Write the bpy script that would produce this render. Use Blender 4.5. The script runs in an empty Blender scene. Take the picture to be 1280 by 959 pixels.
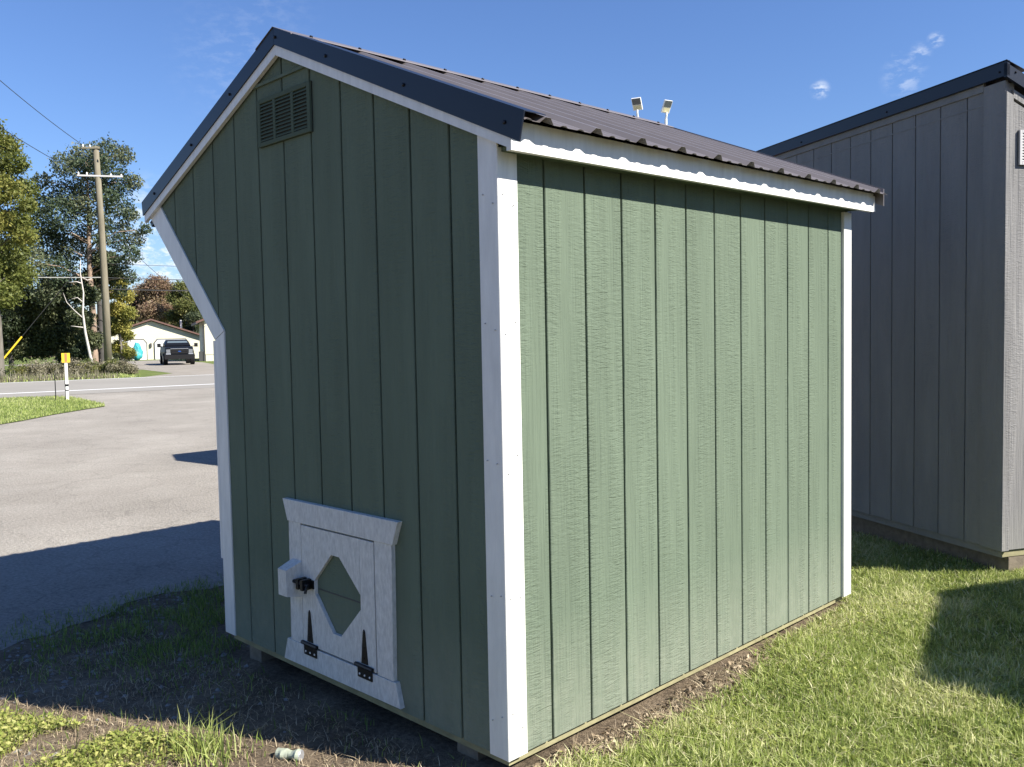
import bpy, bmesh, math, random
import numpy as np
from mathutils import Vector, Matrix
R = math.radians
scene = bpy.context.scene
col = scene.collection

# ------------------------------------------------------------------ camera
cam_d = bpy.data.cameras.new('camera'); cam = bpy.data.objects.new('camera', cam_d); col.objects.link(cam)
YAW, PITCH, ROLL = 0.78612, -0.05370, -0.01910
fw = Vector((-math.cos(PITCH)*math.sin(YAW), math.cos(PITCH)*math.cos(YAW), math.sin(PITCH)))
rt = Vector((math.cos(YAW), math.sin(YAW), 0)); up = rt.cross(fw)
r2 = math.cos(ROLL)*rt + math.sin(ROLL)*up; u2 = -math.sin(ROLL)*rt + math.cos(ROLL)*up
M = Matrix((r2, u2, -fw)).transposed().to_4x4(); M.translation = (1.98265, -1.93286, 1.35695)
cam.matrix_world = M
cam_d.sensor_fit = 'HORIZONTAL'; cam_d.sensor_width = 36; cam_d.lens = 36*1111.2/1280
cam_d.clip_start = .05; cam_d.clip_end = 3000
scene.camera = cam

# ------------------------------------------------------------------ light
SUN = Vector((1.12, 0.47, 1.0)).normalized()
ELEV = math.asin(SUN.z); AZ = math.atan2(SUN.x, SUN.y)
world = bpy.data.worlds.new('World'); scene.world = world; world.use_nodes = True
nt = world.node_tree; nt.nodes.clear()
def N(nt, t, **k):
    n = nt.nodes.new(t)
    for a, b in k.items(): setattr(n, a, b)
    return n
out = N(nt, 'ShaderNodeOutputWorld'); bg = N(nt, 'ShaderNodeBackground')
sky = N(nt, 'ShaderNodeTexSky', sky_type='NISHITA', sun_disc=False)
sky.sun_elevation = ELEV; sky.sun_rotation = AZ
sky.altitude = 200; sky.air_density = 1.25; sky.dust_density = .0; sky.ozone_density = 5.0
bg.inputs['Strength'].default_value = .05
tc = N(nt, 'ShaderNodeTexCoord')
ns = N(nt, 'ShaderNodeTexNoise'); ns.inputs['Scale'].default_value = 60; ns.inputs['Detail'].default_value = 6; ns.inputs['Roughness'].default_value = .62
mp = N(nt, 'ShaderNodeMapping'); mp.inputs['Scale'].default_value = (1, 1, 2.2)
nt.links.new(tc.outputs['Generated'], mp.inputs['Vector']); nt.links.new(mp.outputs['Vector'], ns.inputs['Vector'])
# a few thin fair-weather clouds, by direction on the sky: (unit direction, angular radius, opacity)
CLOUDS = [((-.4236, .8725, .2434), .012, .75), ((-.3517, .9029, .2472), .026, .32), ((-.3369, .9036, .2647), .014, .4), ((-.3228, .9055, .2754), .010, .55),
          ((-.3555, .8965, .2645), .008, .5), ((-.8416, .4588, .285), .09, .08), ((-.8168, .4735, .3297), .07, .06),
          ((-.9162, .3886, .0975), .085, .95), ((-.9121, .4027, .0773), .075, .9), ((-.9237, .3745, .081), .09, .8)]
acc = None
for d, r, o in CLOUDS:
    dv = Vector(d).normalized()
    vd = N(nt, 'ShaderNodeVectorMath', operation='DISTANCE'); vd.inputs[1].default_value = dv
    nt.links.new(tc.outputs['Generated'], vd.inputs[0])
    mr = N(nt, 'ShaderNodeMapRange', interpolation_type='SMOOTHSTEP')
    mr.inputs['From Min'].default_value = r; mr.inputs['From Max'].default_value = 0
    mr.inputs['To Min'].default_value = 0; mr.inputs['To Max'].default_value = o
    nt.links.new(vd.outputs['Value'], mr.inputs['Value'])
    if acc is None: acc = mr.outputs[0]
    else:
        mx = N(nt, 'ShaderNodeMath', operation='MAXIMUM'); nt.links.new(acc, mx.inputs[0]); nt.links.new(mr.outputs[0], mx.inputs[1]); acc = mx.outputs[0]
nr = N(nt, 'ShaderNodeMapRange', interpolation_type='SMOOTHSTEP')
nr.inputs['From Min'].default_value = .42; nr.inputs['From Max'].default_value = .68
nt.links.new(ns.outputs[0], nr.inputs['Value'])
ml = N(nt, 'ShaderNodeMath', operation='MULTIPLY'); nt.links.new(acc, ml.inputs[0]); nt.links.new(nr.outputs[0], ml.inputs[1])
mixc = N(nt, 'ShaderNodeMix', data_type='RGBA'); mixc.inputs['B'].default_value = (10., 10.4, 11., 1)
tint = N(nt, 'ShaderNodeMix', data_type='RGBA', blend_type='MULTIPLY'); tint.inputs['Factor'].default_value = 1; tint.inputs['B'].default_value = (.90, 1.02, 1.35, 1)
nt.links.new(sky.outputs[0], tint.inputs['A'])
nt.links.new(ml.outputs[0], mixc.inputs['Factor']); nt.links.new(tint.outputs['Result'], mixc.inputs['A'])
nt.links.new(mixc.outputs['Result'], bg.inputs['Color']); nt.links.new(bg.outputs[0], out.inputs['Surface'])

sd = bpy.data.lights.new('sun', 'SUN'); sd.energy = 5.0; sd.angle = R(.53); sd.color = (1, .95, .87)
so = bpy.data.objects.new('sun', sd); col.objects.link(so); so.location = (8, 4, 12)
so.rotation_euler = SUN.to_track_quat('Z', 'Y').to_euler()
vs = scene.view_settings
vs.view_transform = 'Standard'; vs.look = 'None'; vs.gamma = 1; vs.use_curve_mapping = False; vs.exposure = 1.2

# ------------------------------------------------------------------ materials
MATS = {}
def mat(name, color, rough=.7, metal=0., spec=.5, noise=None, bump=None, coat=0., build=None):
    """noise=(scale xyz, amount, detail) tints the colour; bump=(scale xyz, strength, distance)."""
    m = bpy.data.materials.new(name); m.use_nodes = True; t = m.node_tree; p = t.nodes['Principled BSDF']
    p.inputs['Base Color'].default_value = (*color, 1); p.inputs['Roughness'].default_value = rough
    p.inputs['Metallic'].default_value = metal; p.inputs['Specular IOR Level'].default_value = spec
    p.inputs['Coat Weight'].default_value = coat
    c = N(t, 'ShaderNodeTexCoord'); oi = N(t, 'ShaderNodeObjectInfo')
    ad = N(t, 'ShaderNodeVectorMath', operation='MULTIPLY_ADD'); ad.inputs[1].default_value = (1, 1, 1)
    cm = N(t, 'ShaderNodeCombineXYZ')
    mm = N(t, 'ShaderNodeMath', operation='MULTIPLY'); mm.inputs[1].default_value = 37.
    t.links.new(oi.outputs['Random'], mm.inputs[0])
    for i in range(3): t.links.new(mm.outputs[0], cm.inputs[i])
    t.links.new(c.outputs['Object'], ad.inputs[0]); t.links.new(cm.outputs[0], ad.inputs[2])
    vec = ad.outputs[0]
    if noise:
        sc, am, det = noise
        mpn = N(t, 'ShaderNodeMapping'); mpn.inputs['Scale'].default_value = sc
        nn = N(t, 'ShaderNodeTexNoise'); nn.inputs['Scale'].default_value = 1; nn.inputs['Detail'].default_value = det; nn.inputs['Roughness'].default_value = .65
        t.links.new(vec, mpn.inputs['Vector']); t.links.new(mpn.outputs[0], nn.inputs['Vector'])
        mx = N(t, 'ShaderNodeMix', data_type='RGBA', blend_type='MIX')
        mrn = N(t, 'ShaderNodeMapRange'); mrn.inputs['From Min'].default_value = .3; mrn.inputs['From Max'].default_value = .7
        t.links.new(nn.outputs[0], mrn.inputs['Value']); t.links.new(mrn.outputs[0], mx.inputs['Factor'])
        mx.inputs['A'].default_value = (*[v*(1-am) for v in color], 1); mx.inputs['B'].default_value = (*[min(.9, v*(1+am)) for v in color], 1)
        t.links.new(mx.outputs['Result'], p.inputs['Base Color'])
    if bump:
        sc, st, di = bump
        mpb = N(t, 'ShaderNodeMapping'); mpb.inputs['Scale'].default_value = sc
        nb = N(t, 'ShaderNodeTexNoise'); nb.inputs['Scale'].default_value = 1; nb.inputs['Detail'].default_value = 5
        t.links.new(vec, mpb.inputs['Vector']); t.links.new(mpb.outputs[0], nb.inputs['Vector'])
        b = N(t, 'ShaderNodeBump'); b.inputs['Strength'].default_value = st; b.inputs['Distance'].default_value = di
        t.links.new(nb.outputs[0], b.inputs['Height']); t.links.new(b.outputs[0], p.inputs['Normal'])
    if build: build(t, p, vec)
    MATS[name] = m
    return m

def siding_mat(name, color, horiz=(0, 1, 0)):
    """Painted, wood-grain embossed panel: long vertical grain, patches of short cross ripples, faint weathering."""
    def build(t, p, vec):
        L = t.links.new
        def noise(scale, detail=4, rough=.6, dist=0.):
            m_ = N(t, 'ShaderNodeMapping'); m_.inputs['Scale'].default_value = scale
            n_ = N(t, 'ShaderNodeTexNoise'); n_.inputs['Scale'].default_value = 1; n_.inputs['Detail'].default_value = detail
            n_.inputs['Roughness'].default_value = rough; n_.inputs['Distortion'].default_value = dist
            L(vec, m_.inputs['Vector']); L(m_.outputs[0], n_.inputs['Vector']); return n_.outputs[0]
        grain = noise((95, 95, 3.2), 5, .62, .6)
        ripple = noise((19, 19, 105), 3, .6, 1.0)
        patch = noise((13, 13, 1.1), 2)
        pr = N(t, 'ShaderNodeMapRange'); pr.inputs['From Min'].default_value = .40; pr.inputs['From Max'].default_value = .58
        L(patch, pr.inputs['Value'])
        mu = N(t, 'ShaderNodeMath', operation='MULTIPLY'); L(ripple, mu.inputs[0]); L(pr.outputs[0], mu.inputs[1])
        ma = N(t, 'ShaderNodeMath', operation='MULTIPLY_ADD'); L(mu.outputs[0], ma.inputs[0]); ma.inputs[1].default_value = 1.15; L(grain, ma.inputs[2])
        b = N(t, 'ShaderNodeBump'); b.inputs['Strength'].default_value = .8; b.inputs['Distance'].default_value = .006
        L(ma.outputs[0], b.inputs['Height']); L(b.outputs[0], p.inputs['Normal'])
        tint = noise((6, 6, 1.2), 5, .65)
        mr = N(t, 'ShaderNodeMapRange'); mr.inputs['From Min'].default_value = .3; mr.inputs['From Max'].default_value = .7
        L(tint, mr.inputs['Value'])
        mx = N(t, 'ShaderNodeMix', data_type='RGBA'); L(mr.outputs[0], mx.inputs['Factor'])
        mx.inputs['A'].default_value = (*[v*.90 for v in color], 1); mx.inputs['B'].default_value = (*[v*1.09 for v in color], 1)
        # chalky dust splashed on the lowest few centimetres
        sp = N(t, 'ShaderNodeSeparateXYZ'); tc_ = N(t, 'ShaderNodeTexCoord'); L(tc_.outputs['Object'], sp.inputs[0])
        dz = N(t, 'ShaderNodeMapRange'); dz.inputs['From Min'].default_value = .42; dz.inputs['From Max'].default_value = .06
        L(sp.outputs['Z'], dz.inputs['Value'])
        du = N(t, 'ShaderNodeMath', operation='MULTIPLY'); L(dz.outputs[0], du.inputs[0]); L(noise((22, 22, 16), 6, .7), du.inputs[1])
        du2 = N(t, 'ShaderNodeMath', operation='MULTIPLY'); L(du.outputs[0], du2.inputs[0]); du2.inputs[1].default_value = .42
        m2 = N(t, 'ShaderNodeMix', data_type='RGBA'); L(du2.outputs[0], m2.inputs['Factor']); L(mx.outputs['Result'], m2.inputs['A'])
        m2.inputs['B'].default_value = (.36, .36, .29, 1)
        L(m2.outputs['Result'], p.inputs['Base Color'])
    return mat(name, color, .7, spec=.02, build=build)

siding_mat('green_siding', (.125, .158, .115))
siding_mat('gray_siding', (.225, .220, .214))
siding_mat('tan_siding', (.30, .25, .19))
siding_mat('red_siding', (.23, .05, .035))
mat('white_trim', (.68, .67, .63), .5, noise=((30, 30, 5), .10, 6), bump=((60, 60, 9), .25, .002))
mat('worn_white', (.56, .55, .515), .7, noise=((85, 85, 30), .20, 8), bump=((70, 70, 14), .4, .0025))
mat('rake_metal', (.010, .013, .022), .33, spec=.32, bump=((2.5, 2.5, 2.5), .06, .01))
mat('roof_metal', (.155, .138, .136), .36, metal=.1, spec=.6, noise=((3, 3, 3), .10, 4), bump=((4, 4, 4), .06, .01))
mat('screw_metal', (.02, .02, .025), .4, metal=.6)
mat('treated_lumber', (.25, .23, .125), .8, noise=((14, 14, 30), .25, 6), bump=((30, 30, 80), .4, .003))
mat('old_lumber', (.17, .14, .10), .85, noise=((20, 20, 20), .3, 6), bump=((40, 40, 40), .5, .004))
mat('black_iron', (.012, .012, .013), .42, metal=.4)
mat('dark_interior', (.03, .03, .03), .9)
mat('vent_paint_green', (.085, .110, .080), .8, spec=.02)
mat('vent_paint_gray', (.42, .41, .40), .5)

def simple_noise_ground(name, stops, scale, rough=.95, bump=None, fine=60, bias=.5):
    m = bpy.data.materials.new(name); m.use_nodes = True; t = m.node_tree; p = t.nodes['Principled BSDF']; L = t.links.new
    p.inputs['Roughness'].default_value = rough; p.inputs['Specular IOR Level'].default_value = .15
    c = N(t, 'ShaderNodeTexCoord')
    n1 = N(t, 'ShaderNodeTexNoise'); n1.inputs['Scale'].default_value = scale; n1.inputs['Detail'].default_value = 8; n1.inputs['Roughness'].default_value = .68
    n2 = N(t, 'ShaderNodeTexNoise'); n2.inputs['Scale'].default_value = fine; n2.inputs['Detail'].default_value = 6; n2.inputs['Roughness'].default_value = .75
    L(c.outputs['Object'], n1.inputs['Vector']); L(c.outputs['Object'], n2.inputs['Vector'])
    a = N(t, 'ShaderNodeMix', data_type='FLOAT'); a.inputs['Factor'].default_value = bias; L(n1.outputs[0], a.inputs['A']); L(n2.outputs[0], a.inputs['B'])
    r = N(t, 'ShaderNodeValToRGB'); L(a.outputs[0], r.inputs[0])
    el = r.color_ramp.elements
    while len(el) < len(stops): el.new(.5)
    for e, (pos, cc) in zip(el, stops): e.position = pos; e.color = (*cc, 1)
    L(r.outputs[0], p.inputs['Base Color'])
    if bump:
        b = N(t, 'ShaderNodeBump'); b.inputs['Strength'].default_value = bump[0]; b.inputs['Distance'].default_value = bump[1]
        L(a.outputs[0], b.inputs['Height']); L(b.outputs[0], p.inputs['Normal'])
    MATS[name] = m; return m
simple_noise_ground('soil', [(.33, (.05, .038, .027)), (.46, (.115, .088, .06)), (.57, (.205, .16, .11)), (.70, (.33, .275, .19))], 2.3, bump=(.9, .03), fine=45)
simple_noise_ground('turf_far', [(.32, (.06, .085, .022)), (.5, (.115, .15, .04)), (.68, (.20, .20, .075))], .9, bump=(.8, .06), fine=14)
simple_noise_ground('lot_gravel', [(.36, (.16, .146, .124)), (.46, (.25, .229, .197)), (.54, (.305, .28, .242)), (.64, (.41, .38, .33))], .45, bump=(1.0, .02), fine=42, bias=.64)
def crack(m):
    t = m.node_tree; L = t.links.new; p = t.nodes['Principled BSDF']; c = N(t, 'ShaderNodeTexCoord')
    nz = N(t, 'ShaderNodeTexNoise'); nz.inputs['Scale'].default_value = 3.; nz.inputs['Detail'].default_value = 5; L(c.outputs['Object'], nz.inputs['Vector'])
    ad = N(t, 'ShaderNodeVectorMath', operation='MULTIPLY_ADD'); ad.inputs[1].default_value = (.5, .5, .5); L(nz.outputs['Color'], ad.inputs[0]); L(c.outputs['Object'], ad.inputs[2])
    vo = N(t, 'ShaderNodeTexVoronoi', feature='DISTANCE_TO_EDGE'); vo.inputs['Scale'].default_value = 1.7; L(ad.outputs[0], vo.inputs['Vector'])
    mr = N(t, 'ShaderNodeMapRange'); mr.inputs['From Min'].default_value = .004; mr.inputs['From Max'].default_value = .03; mr.inputs['To Min'].default_value = .86; L(vo.outputs['Distance'], mr.inputs['Value'])
    src = p.inputs['Base Color'].links[0].from_socket
    mx = N(t, 'ShaderNodeMix', data_type='RGBA', blend_type='MULTIPLY'); mx.inputs['Factor'].default_value = 1; L(src, mx.inputs['A']); L(mr.outputs[0], mx.inputs['B']); L(mx.outputs['Result'], p.inputs['Base Color'])
crack(MATS['lot_gravel'])
simple_noise_ground('road_asphalt', [(.3, (.215, .202, .18)), (.5, (.26, .245, .218)), (.7, (.30, .283, .252))], .35, fine=20)
simple_noise_ground('drive_gravel', [(.3, (.19, .17, .14)), (.5, (.26, .235, .20)), (.7, (.33, .30, .26))], .6, fine=9)
mat('road_paint', (.80, .80, .78), .7, noise=((3, 3, 3), .1, 5))

def leaf_mat(name, c1, c2, c3, trans=.35, rough=.55):
    m = bpy.data.materials.new(name); m.use_nodes = True; t = m.node_tree; t.nodes.clear(); L = t.links.new
    o = N(t, 'ShaderNodeOutputMaterial'); at = N(t, 'ShaderNodeAttribute', attribute_name='tint')
    r = N(t, 'ShaderNodeValToRGB'); el = r.color_ramp.elements; el.new(.5)
    for e, (pos, cc) in zip(el, ((0, c1), (.5, c2), (1, c3))): e.position = pos; e.color = (*cc, 1)
    L(at.outputs['Fac'], r.inputs[0])
    p = N(t, 'ShaderNodeBsdfPrincipled'); p.inputs['Roughness'].default_value = rough; p.inputs['Specular IOR Level'].default_value = .3
    tr = N(t, 'ShaderNodeBsdfTranslucent'); mx = N(t, 'ShaderNodeMixShader'); mx.inputs[0].default_value = trans
    L(r.outputs[0], p.inputs['Base Color']); L(r.outputs[0], tr.inputs['Color'])
    L(p.outputs[0], mx.inputs[1]); L(tr.outputs[0], mx.inputs[2]); L(mx.outputs[0], o.inputs['Surface'])
    MATS[name] = m; return m
leaf_mat('lawn_blade', (.10, .165, .03), (.33, .39, .10), (.72, .68, .40))
leaf_mat('weed_leaf', (.12, .19, .04), (.28, .32, .07), (.50, .47, .18))
leaf_mat('dry_bits', (.11, .08, .05), (.27, .205, .13), (.50, .42, .28), .1)
leaf_mat('pine_needles', (.028, .050, .026), (.066, .094, .048), (.155, .165, .09), .2)
leaf_mat('yellowgreen_leaves', (.06, .085, .02), (.15, .17, .04), (.28, .25, .06))
leaf_mat('dark_leaves', (.018, .030, .016), (.05, .068, .032), (.15, .16, .075), .25)
leaf_mat('gold_leaves', (.10, .13, .03), (.27, .26, .06), (.46, .38, .10))
leaf_mat('russet_leaves', (.11, .075, .05), (.22, .135, .095), (.30, .24, .13))
leaf_mat('olive_leaves', (.05, .07, .02), (.12, .14, .04), (.24, .22, .07))
leaf_mat('weed_tan', (.10, .10, .05), (.21, .19, .12), (.36, .32, .24))
leaf_mat('far_leaves', (.035, .05, .02), (.08, .09, .03), (.16, .13, .05), .2)
mat('pine_bark', (.25, .18, .13), .9, noise=((5, 5, 2), .35, 6), bump=((14, 14, 5), .8, .03))
mat('dark_bark', (.055, .05, .045), .9, noise=((5, 5, 2), .35, 6), bump=((14, 14, 5), .8, .03))
mat('gray_bark', (.13, .115, .095), .9, noise=((5, 5, 2), .35, 6))
mat('dead_wood', (.48, .44, .40), .85, noise=((6, 6, 3), .2, 5))
mat('pole_wood', (.165, .145, .10), .85, noise=((8, 8, 1.2), .25, 6), bump=((20, 20, 3), .5, .01))
mat('wire', (.03, .03, .03), .5); mat('pale_wire', (.35, .35, .33), .5)
mat('yellow_plastic', (.75, .50, .03), .5, noise=((12, 12, 12), .08, 3))
mat('marker_print', (.35, .16, .06), .6)
mat('white_plastic', (.72, .72, .68), .45, noise=((15, 15, 15), .06, 3))
mat('cream_wall', (.60, .57, .44), .8, noise=((1.2, 1.2, 1.2), .06, 4))
mat('white_door', (.62, .62, .61), .5)
mat('brown_roof', (.13, .07, .055), .8, noise=((2, 2, 2), .15, 4))
mat('dark_trim', (.05, .05, .05), .6)
mat('teal_tarp', (.03, .27, .29), .45, noise=((3, 3, 3), .2, 4), bump=((6, 6, 6), .8, .06))
mat('truck_paint', (.006, .007, .010), .45, spec=.2)
mat('truck_silver', (.42, .43, .45), .3, metal=.6)
mat('truck_glass', (.10, .13, .15), .06, spec=.9)
mat('rubber', (.010, .010, .011), .7, spec=.2)
mat('lens', (.16, .17, .18), .2)
mat('badge_blue', (.02, .06, .22), .3)
mat('lamp_panel', (.09, .10, .11), .2, noise=((30, 30, 30), .2, 2))
mat('lamp_white', (.72, .72, .70), .4)
mat('lamp_led', (.62, .56, .36), .4)
mat('can_print', (.34, .37, .28), .4, noise=((40, 40, 40), .2, 4))
mat('stone', (.20, .19, .175), .9, noise=((60, 60, 60), .3, 4))

# ------------------------------------------------------------------ helpers
def link(name, me, m=None, parent=None):
    o = bpy.data.objects.new(name, me); col.objects.link(o)
    if m is not None and me is not None and not me.materials: me.materials.append(MATS[m] if isinstance(m, str) else m)
    if parent is not None: o.parent = parent
    return o
def tag(o, label=None, cat=None, group=None, kind=None):
    if label: o['label'] = label
    if cat: o['category'] = cat
    if group: o['group'] = group
    if kind: o['kind'] = kind
    return o
def thing(name, loc, rz, label, cat, group=None):
    o = bpy.data.objects.new(name, None); col.objects.link(o); o.location = loc; o.rotation_euler = (0, 0, rz)
    o.empty_display_size = .2
    return tag(o, label, cat, group)
class MB:
    """collects shapes for ONE mesh"""
    def __init__(s): s.v = []; s.f = []
    def add(s, v, f):
        b = len(s.v); s.v += [tuple(p) for p in v]; s.f += [tuple(i+b for i in q) for q in f]; return s
    def box(s, x0, x1, y0, y1, z0, z1):
        v = [(x, y, z) for x in (x0, x1) for y in (y0, y1) for z in (z0, z1)]
        return s.add(v, [(0, 1, 3, 2), (4, 6, 7, 5), (0, 4, 5, 1), (2, 3, 7, 6), (0, 2, 6, 4), (1, 5, 7, 3)])
    def hexa(s, a, b):   # two matching loops -> closed prism
        n = len(a); v = list(a)+list(b)
        return s.add(v, [tuple(range(n)), tuple(range(2*n-1, n-1, -1))]+[(i, i+n, (i+1) % n+n, (i+1) % n) for i in range(n)])
    def tube(s, pts, rad, n=8, cap=True):
        pts = [Vector(p) for p in pts]; rings = []
        if not hasattr(rad, '__len__'): rad = [rad]*len(pts)
        v = []
        for i, p in enumerate(pts):
            d = (pts[min(i+1, len(pts)-1)]-pts[max(i-1, 0)]).normalized()
            a = d.orthogonal().normalized() if abs(d.z) > .9 or i == -1 else Vector((0, 0, 1)).cross(d).normalized()
            if abs(d.z) > .9: a = Vector((1, 0, 0)); a = (a-d*a.dot(d)).normalized()
            b = d.cross(a)
            v += [p+(a*math.cos(2*math.pi*k/n)+b*math.sin(2*math.pi*k/n))*rad[i] for k in range(n)]
        f = [(i*n+k, i*n+(k+1) % n, (i+1)*n+(k+1) % n, (i+1)*n+k) for i in range(len(pts)-1) for k in range(n)]
        if cap: f += [tuple(range(n-1, -1, -1)), tuple(range((len(pts)-1)*n, len(pts)*n))]
        return s.add(v, f)
    def mesh(s, name, smooth=False):
        me = bpy.data.meshes.new(name); me.from_pydata(s.v, [], s.f)
        bm = bmesh.new(); bm.from_mesh(me); bmesh.ops.recalc_face_normals(bm, faces=bm.faces); bm.to_mesh(me); bm.free()
        if smooth: me.shade_smooth()
        return me
    def build(s, name, m, parent=None, smooth=False): return link(name, s.mesh(name, smooth), m, parent)
class Frame:
    """a wall plane: s runs along it, z up, t out of it"""
    def __init__(f, o, du, n): f.o = Vector(o); f.du = Vector(du); f.n = Vector(n)
    def P(f, s, z, t): return f.o+f.du*s+Vector((0, 0, z))+f.n*t
    def prism(f, poly, t0, t1, ch=0.):
        cx = sum(p[0] for p in poly)/len(poly); cz = sum(p[1] for p in poly)/len(poly)
        mb = MB(); back = [f.P(s, z, t0) for s, z in poly]
        if ch <= 0: return mb.hexa(back, [f.P(s, z, t1) for s, z in poly])
        fr = []
        for s, z in poly:
            d = math.hypot(s-cx, z-cz) or 1
            fr.append((s-ch*(1 if s > cx else -1), z-ch*(1 if z > cz else -1)))
        v = back+[f.P(s, z, t1-ch) for s, z in poly]+[f.P(s, z, t1) for s, z in fr]; n = len(poly)
        fa = [tuple(range(n)), tuple(range(3*n-1, 2*n-1, -1))]
        for k in (0, n): fa += [(k+i, k+i+n, k+(i+1) % n+n, k+(i+1) % n) for i in range(n)]
        return mb.add(v, fa)
def pl(pts):
    """piecewise-linear function through sorted points"""
    xs = [p[0] for p in pts]; ys = [p[1] for p in pts]
    return lambda x: float(np.interp(x, xs, ys))
def siding(root, fr, grooves, lo, hi, breaks, m, t=.012, gap=.0095, wall_name='wall'):
    """backing wall + one board between each two grooves"""
    ss = sorted({grooves[0], grooves[-1], *[b for b in breaks if grooves[0] < b < grooves[-1]]})
    poly = [(s, lo(s)) for s in ss]+[(s, hi(s)) for s in reversed(ss)]
    w = fr.prism(poly, -.05, 0).build(wall_name, m, root)
    for a, b in zip(grooves[:-1], grooves[1:]):
        a2, b2 = a+gap/2, b-gap/2
        bs = [a2]+[x for x in breaks if a2+.004 < x < b2-.004]+[b2]
        low = [(s, lo(s)) for s in bs]; high = [(s, hi(s)) for s in reversed(bs)]
        poly = []
        for p in low+high:
            if not poly or math.hypot(p[0]-poly[-1][0], p[1]-poly[-1][1]) > 1e-4: poly.append(p)
        if math.hypot(poly[0][0]-poly[-1][0], poly[0][1]-poly[-1][1]) < 1e-4: poly.pop()
        if len(poly) < 3: continue
        c = .0022; mid = (a2+b2)/2; n = len(poly)
        v = [fr.P(s, z, -.002) for s, z in poly]+[fr.P(s, z, t-c) for s, z in poly]
        v += [fr.P(s+(c if s < mid else -c) if (abs(s-a2) < 1e-6 or abs(s-b2) < 1e-6) else s, z, t) for s, z in poly]
        fa = [tuple(range(n)), tuple(range(3*n-1, 2*n-1, -1))]
        for k in (0, n): fa += [(k+i, k+i+n, k+(i+1) % n+n, k+(i+1) % n) for i in range(n)]
        MB().add(v, fa).build('siding_board', m, w)
    return w
def rib_roof(root, O, A, D, a0, a1, ribs, length, m, splits):
    """corrugated metal sheets: O on the ridge, A along it, D down the slope; one object for each sheet"""
    O = Vector(O); A = Vector(A).normalized(); D = Vector(D).normalized(); Nn = A.cross(D)
    if Nn.z < 0: Nn = -Nn
    prof = [(a0, 0.)]
    def put(c, w0, w1, h):
        for q, z in ((c-w0/2, 0), (c-w1/2, h), (c+w1/2, h), (c+w0/2, 0)):
            if a0 < q < a1: prof.append((q, z))
    step = ribs[1]-ribs[0]
    for r in [ribs[0]-step]+list(ribs):
        put(r, .062, .022, .019)
        for k in (1/3, 2/3): put(r+step*k, .034, .014, .005)
    prof = sorted(prof)+[(a1, 0.)]
    cuts = [a0]+splits+[a1]
    for c0, c1 in zip(cuts[:-1], cuts[1:]):
        xs = [p[0] for p in prof]; zs = [p[1] for p in prof]
        q = [(c0, float(np.interp(c0, xs, zs)))]+[p for p in prof if c0+1e-5 < p[0] < c1-1e-5]+[(c1, float(np.interp(c1, xs, zs)))]
        top = [O+A*a+Nn*h for a, h in q]; th_ = .0012
        loop = top+[p-Nn*th_ for p in reversed(top)]
        n = len(loop); k = len(top); L2 = [p+D*length for p in loop]
        mb = MB(); v = loop+L2
        f = [(i, i+n, (i+1) % n+n, (i+1) % n) for i in range(n)]
        f += [(i, i+1, n-2-i, n-1-i) for i in range(k-1)]+[(n+n-1-i, n+n-2-i, n+i+1, n+i) for i in range(k-1)]
        mb.add(v, f).build('roof_sheet', m, root)
def screw(root, p, n, r=.006, m='screw_metal'):
    p = Vector(p); n = Vector(n).normalized()
    MB().tube([p-n*.002, p+n*.004, p+n*.0065], [r, r, r*.6], 8).build('screw', m, root)

# ------------------------------------------------------------------ the setting
def sstep(t): t = np.clip(t, 0, 1); return t*t*(3-2*t)
def gz(x, y):
    x = np.asarray(x, float); y = np.asarray(y, float)
    p = -.072+.006*np.clip(y, -3, 4)+.021*np.clip(x, -4, 3)
    t = sstep((x+3.25)/.9); z = -.152*(1-t)+t*p
    near = np.exp(-((x/6)**2+(y/6)**2))
    z = z+t*near*(.010*np.sin(3.1*x+1.7*y)+.008*np.sin(5.3*y-2.2*x+1)+.005*np.sin(11*x+7*y))
    return np.maximum(z, -.148)
def axis_lines(lo, hi, step, far):
    a = list(np.arange(lo, hi, step)); s = step*1.5; x = hi
    while x < far: a.append(x); x += s; s *= 1.35
    a.append(far); x = lo-step; s = step*1.5
    while x > -far: a.insert(0, x); x -= s; s *= 1.35
    a.insert(0, -far); return np.array(a)
def grid_mesh(name, X, Y, Z):
    ny, nx = X.shape; me = bpy.data.meshes.new(name)
    v = np.stack([X, Y, Z], -1).reshape(-1, 3)
    i = np.arange(ny*nx).reshape(ny, nx); f = np.stack([i[:-1, :-1], i[:-1, 1:], i[1:, 1:], i[1:, :-1]], -1).reshape(-1, 4)
    me.vertices.add(len(v)); me.vertices.foreach_set('co', v.ravel())
    me.loops.add(f.size); me.loops.foreach_set('vertex_index', f.ravel().astype(np.int32))
    me.polygons.add(len(f)); me.polygons.foreach_set('loop_start', np.arange(0, f.size, 4, dtype=np.int32))
    me.update(calc_edges=True); me.shade_smooth(); return me
gx = axis_lines(-4.6, 3.2, .06, 1500); gy = axis_lines(-3, 4.6, .06, 1500)
X, Y = np.meshgrid(gx, gy)
ground = tag(link('ground', grid_mesh('ground', X, Y, gz(X, Y)), 'soil'), kind='structure')

def sheet(name, m, outline, z, th=.0):
    me = bpy.data.meshes.new(name); bm = bmesh.new()
    vs_ = [bm.verts.new((x, y, z)) for x, y in outline]; f = bm.faces.new(vs_); bm.normal_update()
    if f.normal.z < 0: f.normal_flip()
    bmesh.ops.triangulate(bm, faces=[f]); bm.normal_update()
    for f in bm.faces:
        if f.normal.z < 0: f.normal_flip()
    bm.to_mesh(me); bm.free()
    return tag(link(name, me, m), kind='structure')
rng = random.Random(4)
nrng = np.random.default_rng(11)
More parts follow.
